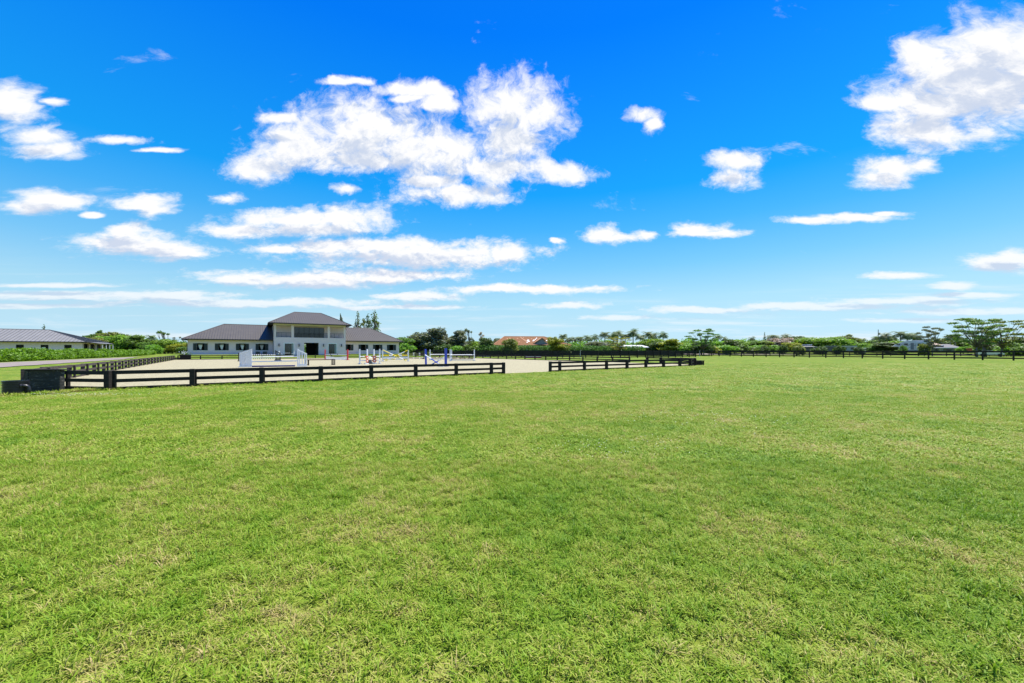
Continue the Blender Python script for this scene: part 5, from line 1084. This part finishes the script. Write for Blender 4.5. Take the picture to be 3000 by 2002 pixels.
def car(px, Z, rz, label, m, name='parked_car'):
    x = (px-1500)/F*Z; t = thing(name, label, 'car', (x, Z, tz(x, Z)+.03), rz); L, w = 4.5, 1.8
    prof = [(-2.25, .35), (2.2, .35), (2.25, .75), (1.9, .98), (1.1, 1.05), (-1.75, 1.05), (-2.2, .95), (-2.28, .6)]; n = len(prof)
    b = MB(); b.v = [(p[0], -w/2, p[1]) for p in prof]+[(p[0], w/2, p[1]) for p in prof]; b.f = [tuple(range(n)), tuple(range(2*n-1, n-1, -1))]+[(i+n, (i+1) % n+n, (i+1) % n, i) for i in range(n)]; b.build('body', M[m], t)
    q = [(1.05, 1.04), (.35, 1.46), (-1.35, 1.50), (-1.95, 1.04)]; b = MB(); b.v = [(p[0], -w/2+(.06 if p[1] < 1.2 else .2), p[1]) for p in q]+[(p[0], w/2-(.06 if p[1] < 1.2 else .2), p[1]) for p in q]; b.f = [(0,1,2,3),(7,6,5,4),(0,4,5,1),(2,6,7,3)]; b.build('windows', M['glass'], t)
    b = MB(); b.box(-1.38, .38, -w/2+.19, w/2-.19, 1.47, 1.53); b.build('roof', M[m], t)
    for xx in (-1.4, 1.4):
        for yy in (-.82, .82): wheel(t, xx, yy, .33, .33)
    for yy in (-.7, .7): MB().box(-2.30, -2.24, yy-.18, yy+.18, .72, .90).build('tail_light', M['tailr'], t); MB().box(2.20, 2.27, yy-.2, yy+.2, .62, .75).build('headlight', M['trimw'], t)
    MB().box(-2.30, -2.27, -.26, .26, .5, .62).build('number_plate', M['trimw'], t)
car(507, 150, R(38), 'dark blue car parked on the gravel drive beside the stable', 'car')
car(2902, 100, R(-50), 'white car parked in the shade under the spreading tree', 'carw')
def grey_house():
    Z = 152; s = Z/F; g = EYE-(1030.5-HY)*s; t = thing('suburban_house', 'grey green house with tan and grey hip roofs behind the long camper', 'house', ((2750-1500)*s, Z, 0), -math.atan(1250/F)); X = lambda px: (px-2750)*s*.70; H = lambda y: EYE+(HY-y)*s
    MB().box(X(2685), X(2811), .8, 12, g-.5, H(1019)-.03).build('wall', M['housew'], t)
    simple_hip(t, X(2672), X(2765), 0, 14, H(1012), H(999.5), X(2704), X(2722), 'shingle', 'trimw'); simple_hip(t, X(2728), X(2816), -1.2, 9, H(1019), H(1008.5), X(2757), X(2778), 'shingleg', 'trimw')
    MB().box(X(2690), X(2735), .6, .797, g-.5, H(1012)-.05).build('wall_panel', M['housew'], t)
    for a, b_, y0, y1, m in ((2741, 2747, 1021, 1028, 'glass'), (2773, 2783, 1021, 1028, 'glass')): MB().box(X(a), X(b_), .70, .79, H(y1), H(y0)).build('window', M[m], t)
    MB().box(X(2750), X(2758), .70, .79, g, H(1021)).build('door', M['trimw'], t); MB().box(X(2760), X(2761), -.9, -.7, g, H(1019.3)).build('porch_post', M['trimw'], t)
    MB().box(X(2786), X(2808), .65, .79, g, H(1021)).build('garage_door', M['housew'], t)
grey_house()
def shed(px0, px1, ytop, yeave, ybase, Z, label, wallm, roofm, vent=False, cat='shed', name='farm_shed', flat=False):
    s = Z/F; c = (px0+px1)/2; ph = math.atan((c-1500)/F); w = (px1-px0)*s/2*math.cos(ph); H = lambda y: EYE+(HY-y)*s; t = thing(name, label, cat, ((c-1500)*s, Z, 0), -ph)
    MB().box(-w*.94, w*.94, .3, 5, H(ybase)-.3, H(yeave)-.03).build('wall', M[wallm], t)
    if flat: MB().box(-w, w, 0, 5.3, H(yeave), H(ytop)).build('roof', M[roofm], t)
    else: simple_hip(t, -w, w, 0, 5.3, H(yeave), H(ytop+(2 if vent else 0)), -w*.3, w*.3, roofm)
    if vent: MB().box(w*.0, w*.62, 1.6, 3.6, H(ytop+3.2), H(ytop+1.6)).build('ridge_vent', M['whiteroof'], t); MB().box(w*.05, w*.9, -.05, 1.2, H(yeave)+.12, H(yeave)+.2).build('lean_to_roof', M['whiteroof'], t)
    for k in (-.5, .4): MB().box(w*k-.4, w*k+.4, .2, .297, H(ybase)+.4, H(yeave)-.3).build('window', M['glass'], t)
    return t
shed(2303, 2397, 1008.5, 1018, 1027, 138, 'weathered grey shed with a white ridge vent behind shrubs', 'timber', 'timber', True)
shed(2417, 2450, 1013.5, 1016, 1028, 134, 'grey box trailer, left of the two by the dome shaped tree', 'shingleg', 'rvd', flat=True, cat='trailer', name='box_trailer')
shed(2464, 2511, 1014, 1016, 1028, 134, 'pale blue grey trailer, right of the two by the dome shaped tree', 'housew', 'rv', flat=True, cat='trailer', name='box_trailer')
shed(2520, 2538, 1019.5, 1020.5, 1030, 130, 'little white box shed between the utility poles', 'trimw', 'trimw', flat=True)
shed(2830, 2849, 1020.5, 1022, 1030, 120, 'orange steel container left of the spreading tree', 'container', 'tilel', flat=True, cat='container', name='shipping_container')
for px, top, Z, l in ((2504, 989, 190, 'short utility pole above the low trees'), (2573, 966, 170, 'tall utility pole with transformer can')):
    x = (px-1500)/F*Z; t = thing('utility_pole', l, 'utility pole', (x, Z, tz(x, Z)), 0, 'utility poles'); h = EYE+(HY-top)/F*Z-tz(x, Z); MB().tube((0, 0, 0), (0, 0, h), .17, .12, 10).build('pole', M['timber'], t)
    if Z == 170: MB().tube((.55, 0, h-2.2), (.55, 0, h-1.4), .28, n=12).build('transformer', M['grey'], t); MB().box(-.1, .5, -.05, .05, h-1.9, h-1.8).build('bracket', M['grey'], t)

# ------------------------------------------------------------------ grass blades, weeds, flowers (instanced tufts)
def arena_side(x, y):
    """metres in front of the near fence line (positive = camera side)"""
    a, b = NL[0], NR[-1]; d = b-a; d = d/np.hypot(*d); return (x-a[0])*d[1]-(y-a[1])*d[0]
def tuft(seed, n, lmin, lmax, w, spread, lay):
    r = np.random.default_rng(seed); V = []; Fc = []
    for i in range(n):
        az = r.uniform(0, 6.283); L = r.uniform(lmin, lmax); p = np.array((r.normal()*spread, r.normal()*spread, -.004)); el = r.uniform(lay[0], lay[1])
        h = np.array((math.cos(az), math.sin(az), 0)); sd = np.array((-math.sin(az), math.cos(az), 0))*w*r.uniform(.7, 1.2)
        p1 = p+(h*math.cos(el)+np.array((0, 0, math.sin(el))))*L*.5; el2 = el-r.uniform(.3, .9); p2 = p1+(h*math.cos(el2)+np.array((0, 0, math.sin(el2))))*L*.5
        k = len(V); V += [p-sd*.6, p+sd*.6, p1+sd, p1-sd, p2]; Fc += [(k, k+1, k+2, k+3), (k+3, k+2, k+4)]
    me = mesh('grass_tuft', V, Fc); me.materials.append(M['blade']); return me
def scatter(name, label, meshes, pts, scl, kind='stuff'):
    col = bpy.data.collections.new(name+'_tufts')
    for i, me in enumerate(meshes): o = bpy.data.objects.new('%s_source_%d' % (name, i), me); col.objects.link(o)
    n = len(pts); me = bpy.data.meshes.new(name); me.vertices.add(n); me.vertices.foreach_set('co', np.asarray(pts, np.float32).ravel())
    rot = np.stack([rng.normal(0, .08, n), rng.normal(0, .08, n), rng.uniform(0, 6.283, n)], 1).astype(np.float32)
    a = me.attributes.new('rot', 'FLOAT_VECTOR', 'POINT'); a.data.foreach_set('vector', rot.ravel()); a = me.attributes.new('scl', 'FLOAT_VECTOR', 'POINT'); a.data.foreach_set('vector', np.asarray(scl, np.float32).ravel())
    a = me.attributes.new('idx', 'INT', 'POINT'); a.data.foreach_set('value', rng.integers(0, len(meshes), n).astype(np.int32)); me.update()
    o = link(name, me); tag(o, label, kind=kind)
    g = bpy.data.node_groups.new(name+'_nodes', 'GeometryNodeTree'); g.interface.new_socket('Geometry', in_out='INPUT', socket_type='NodeSocketGeometry'); g.interface.new_socket('Geometry', in_out='OUTPUT', socket_type='NodeSocketGeometry')
    gi = g.nodes.new('NodeGroupInput'); go = g.nodes.new('NodeGroupOutput'); ip = g.nodes.new('GeometryNodeInstanceOnPoints'); ci = g.nodes.new('GeometryNodeCollectionInfo')
    ci.inputs['Collection'].default_value = col; ci.inputs['Separate Children'].default_value = True; ci.inputs['Reset Children'].default_value = True
    def attr(nm, ty): x = g.nodes.new('GeometryNodeInputNamedAttribute'); x.data_type = ty; x.inputs['Name'].default_value = nm; return x.outputs[0]
    g.links.new(gi.outputs[0], ip.inputs['Points']); g.links.new(ci.outputs[0], ip.inputs['Instance']); ip.inputs['Pick Instance'].default_value = True
    g.links.new(attr('idx', 'INT'), ip.inputs['Instance Index']); e2r = g.nodes.new('FunctionNodeEulerToRotation'); g.links.new(attr('rot', 'FLOAT_VECTOR'), e2r.inputs[0]); g.links.new(e2r.outputs[0], ip.inputs['Rotation'])
    g.links.new(attr('scl', 'FLOAT_VECTOR'), ip.inputs['Scale']); g.links.new(ip.outputs[0], go.inputs[0])
    md = o.modifiers.new('tufts', 'NODES'); md.node_group = g; return o
def fan(y0, y1, dens, margin=1.36):
    A = margin*(y1*y1-y0*y0); n = int(A*dens); y = np.sqrt(rng.uniform(y0*y0, y1*y1, n)); x = rng.uniform(-1, 1, n)*y*margin
    k = (x-NL[0][0]); side = arena_side(x, y) > .12
    keep = side & ~((x < -14.5) & (y > 12.6))
    left = (x < -13.5) & (y < 14.0) | (x >= -14.5); keep &= left
    return np.stack([x[keep], y[keep], np.zeros(keep.sum())], 1)
T1 = [tuft(i, 14, .022, .060, .0024, .018, (.1, 1.2)) for i in range(6)]
T1 += [tuft(20+i, 11, .05, .11, .0028, .012, (.4, 1.4)) for i in range(2)]
p = fan(1.2, 5.2, 1150); s = rng.uniform(.7, 1.25, len(p))
scatter('lawn_grass', 'short mown lawn grass blades with straw in the foreground', T1, p, np.stack([s, s, s], 1))
p = fan(5.2, 14, 300); s = rng.uniform(.9, 1.5, len(p)); 
T2 = [tuft(40+i, 16, .03, .07, .0035, .035, (.1, 1.2)) for i in range(5)]
scatter('lawn_grass', 'mown lawn grass blades over the middle of the field', T2, p, np.stack([s*1.25, s*1.25, s*.8], 1))
p = fan(14, 46, 34); s = rng.uniform(.8, 1.4, len(p)); T3 = [tuft(60+i, 18, .05, .11, .008, .09, (.1, 1.0)) for i in range(5)]
scatter('lawn_grass', 'mown lawn grass further out towards the fences', T3, p, np.stack([s*1.3, s*1.3, s*.55], 1))
# weeds along the fence foot and the corner box
def along(a, b, n, off, sp):
    t = rng.uniform(0, 1, n)**1.0; P = np.asarray(a)[None]*(1-t[:, None])+np.asarray(b)[None]*t[:, None]; return np.stack([P[:, 0]+rng.normal(0, sp, n), P[:, 1]+rng.normal(0, sp, n)-off, np.zeros(n)], 1)
W = np.concatenate([along((-15.7, 13.75), NL[0], 170, .02, .10), along(NL[0], NL[2], 90, .05, .10), along(NL[2], NL[-1], 170, .10, .07), along(NR[0], NR[-1], 170, .12, .08), along((-16.3, 13.0), (-15.2, 13.6), 120, .05, .12), along((-17.1, 12.7), (-15.4, 12.65), 90, .0, .08), along(NL[0], NL[0]+(-.9, -.35), 60, .0, .15)])
T4 = [tuft(80+i, 16, .07, .17, .008, .03, (.6, 1.45)) for i in range(4)]
s = rng.uniform(.6, 1.2, len(W)); scatter('fence_weeds', 'taller weeds and clover growing along the foot of the near fence', T4, W, np.stack([s, s, s*.9], 1))
# tiny white flowers
V = []
def flowers(n, cx, cy, sx_, sy, sz):
    for k in range(n):
        x, y = rng.normal(cx, sx_), rng.normal(cy, sy); z = rng.uniform(.03, .07)
        V.extend([(x-sz, y, z), (x, y-sz, z+.004), (x+sz, y, z), (x, y+sz, z+.004)])
flowers(60, 1.35, 5.9, .50, .35, .007); flowers(20, 2.3, 6.2, .35, .2, .007); flowers(70, 4.0, 8.5, .8, .6, .011); flowers(160, -14.2, 12.9, 1.2, .25, .016); flowers(90, -8, 14.5, 3, 1.5, .012); flowers(120, 10, 22, 6, 5, .012)
link('clover_flowers', npmesh('clover_flowers', V, 4), M['flower']); tag(bpy.data.objects['clover_flowers'], 'tiny white wildflowers sprinkled over the lawn', kind='stuff')
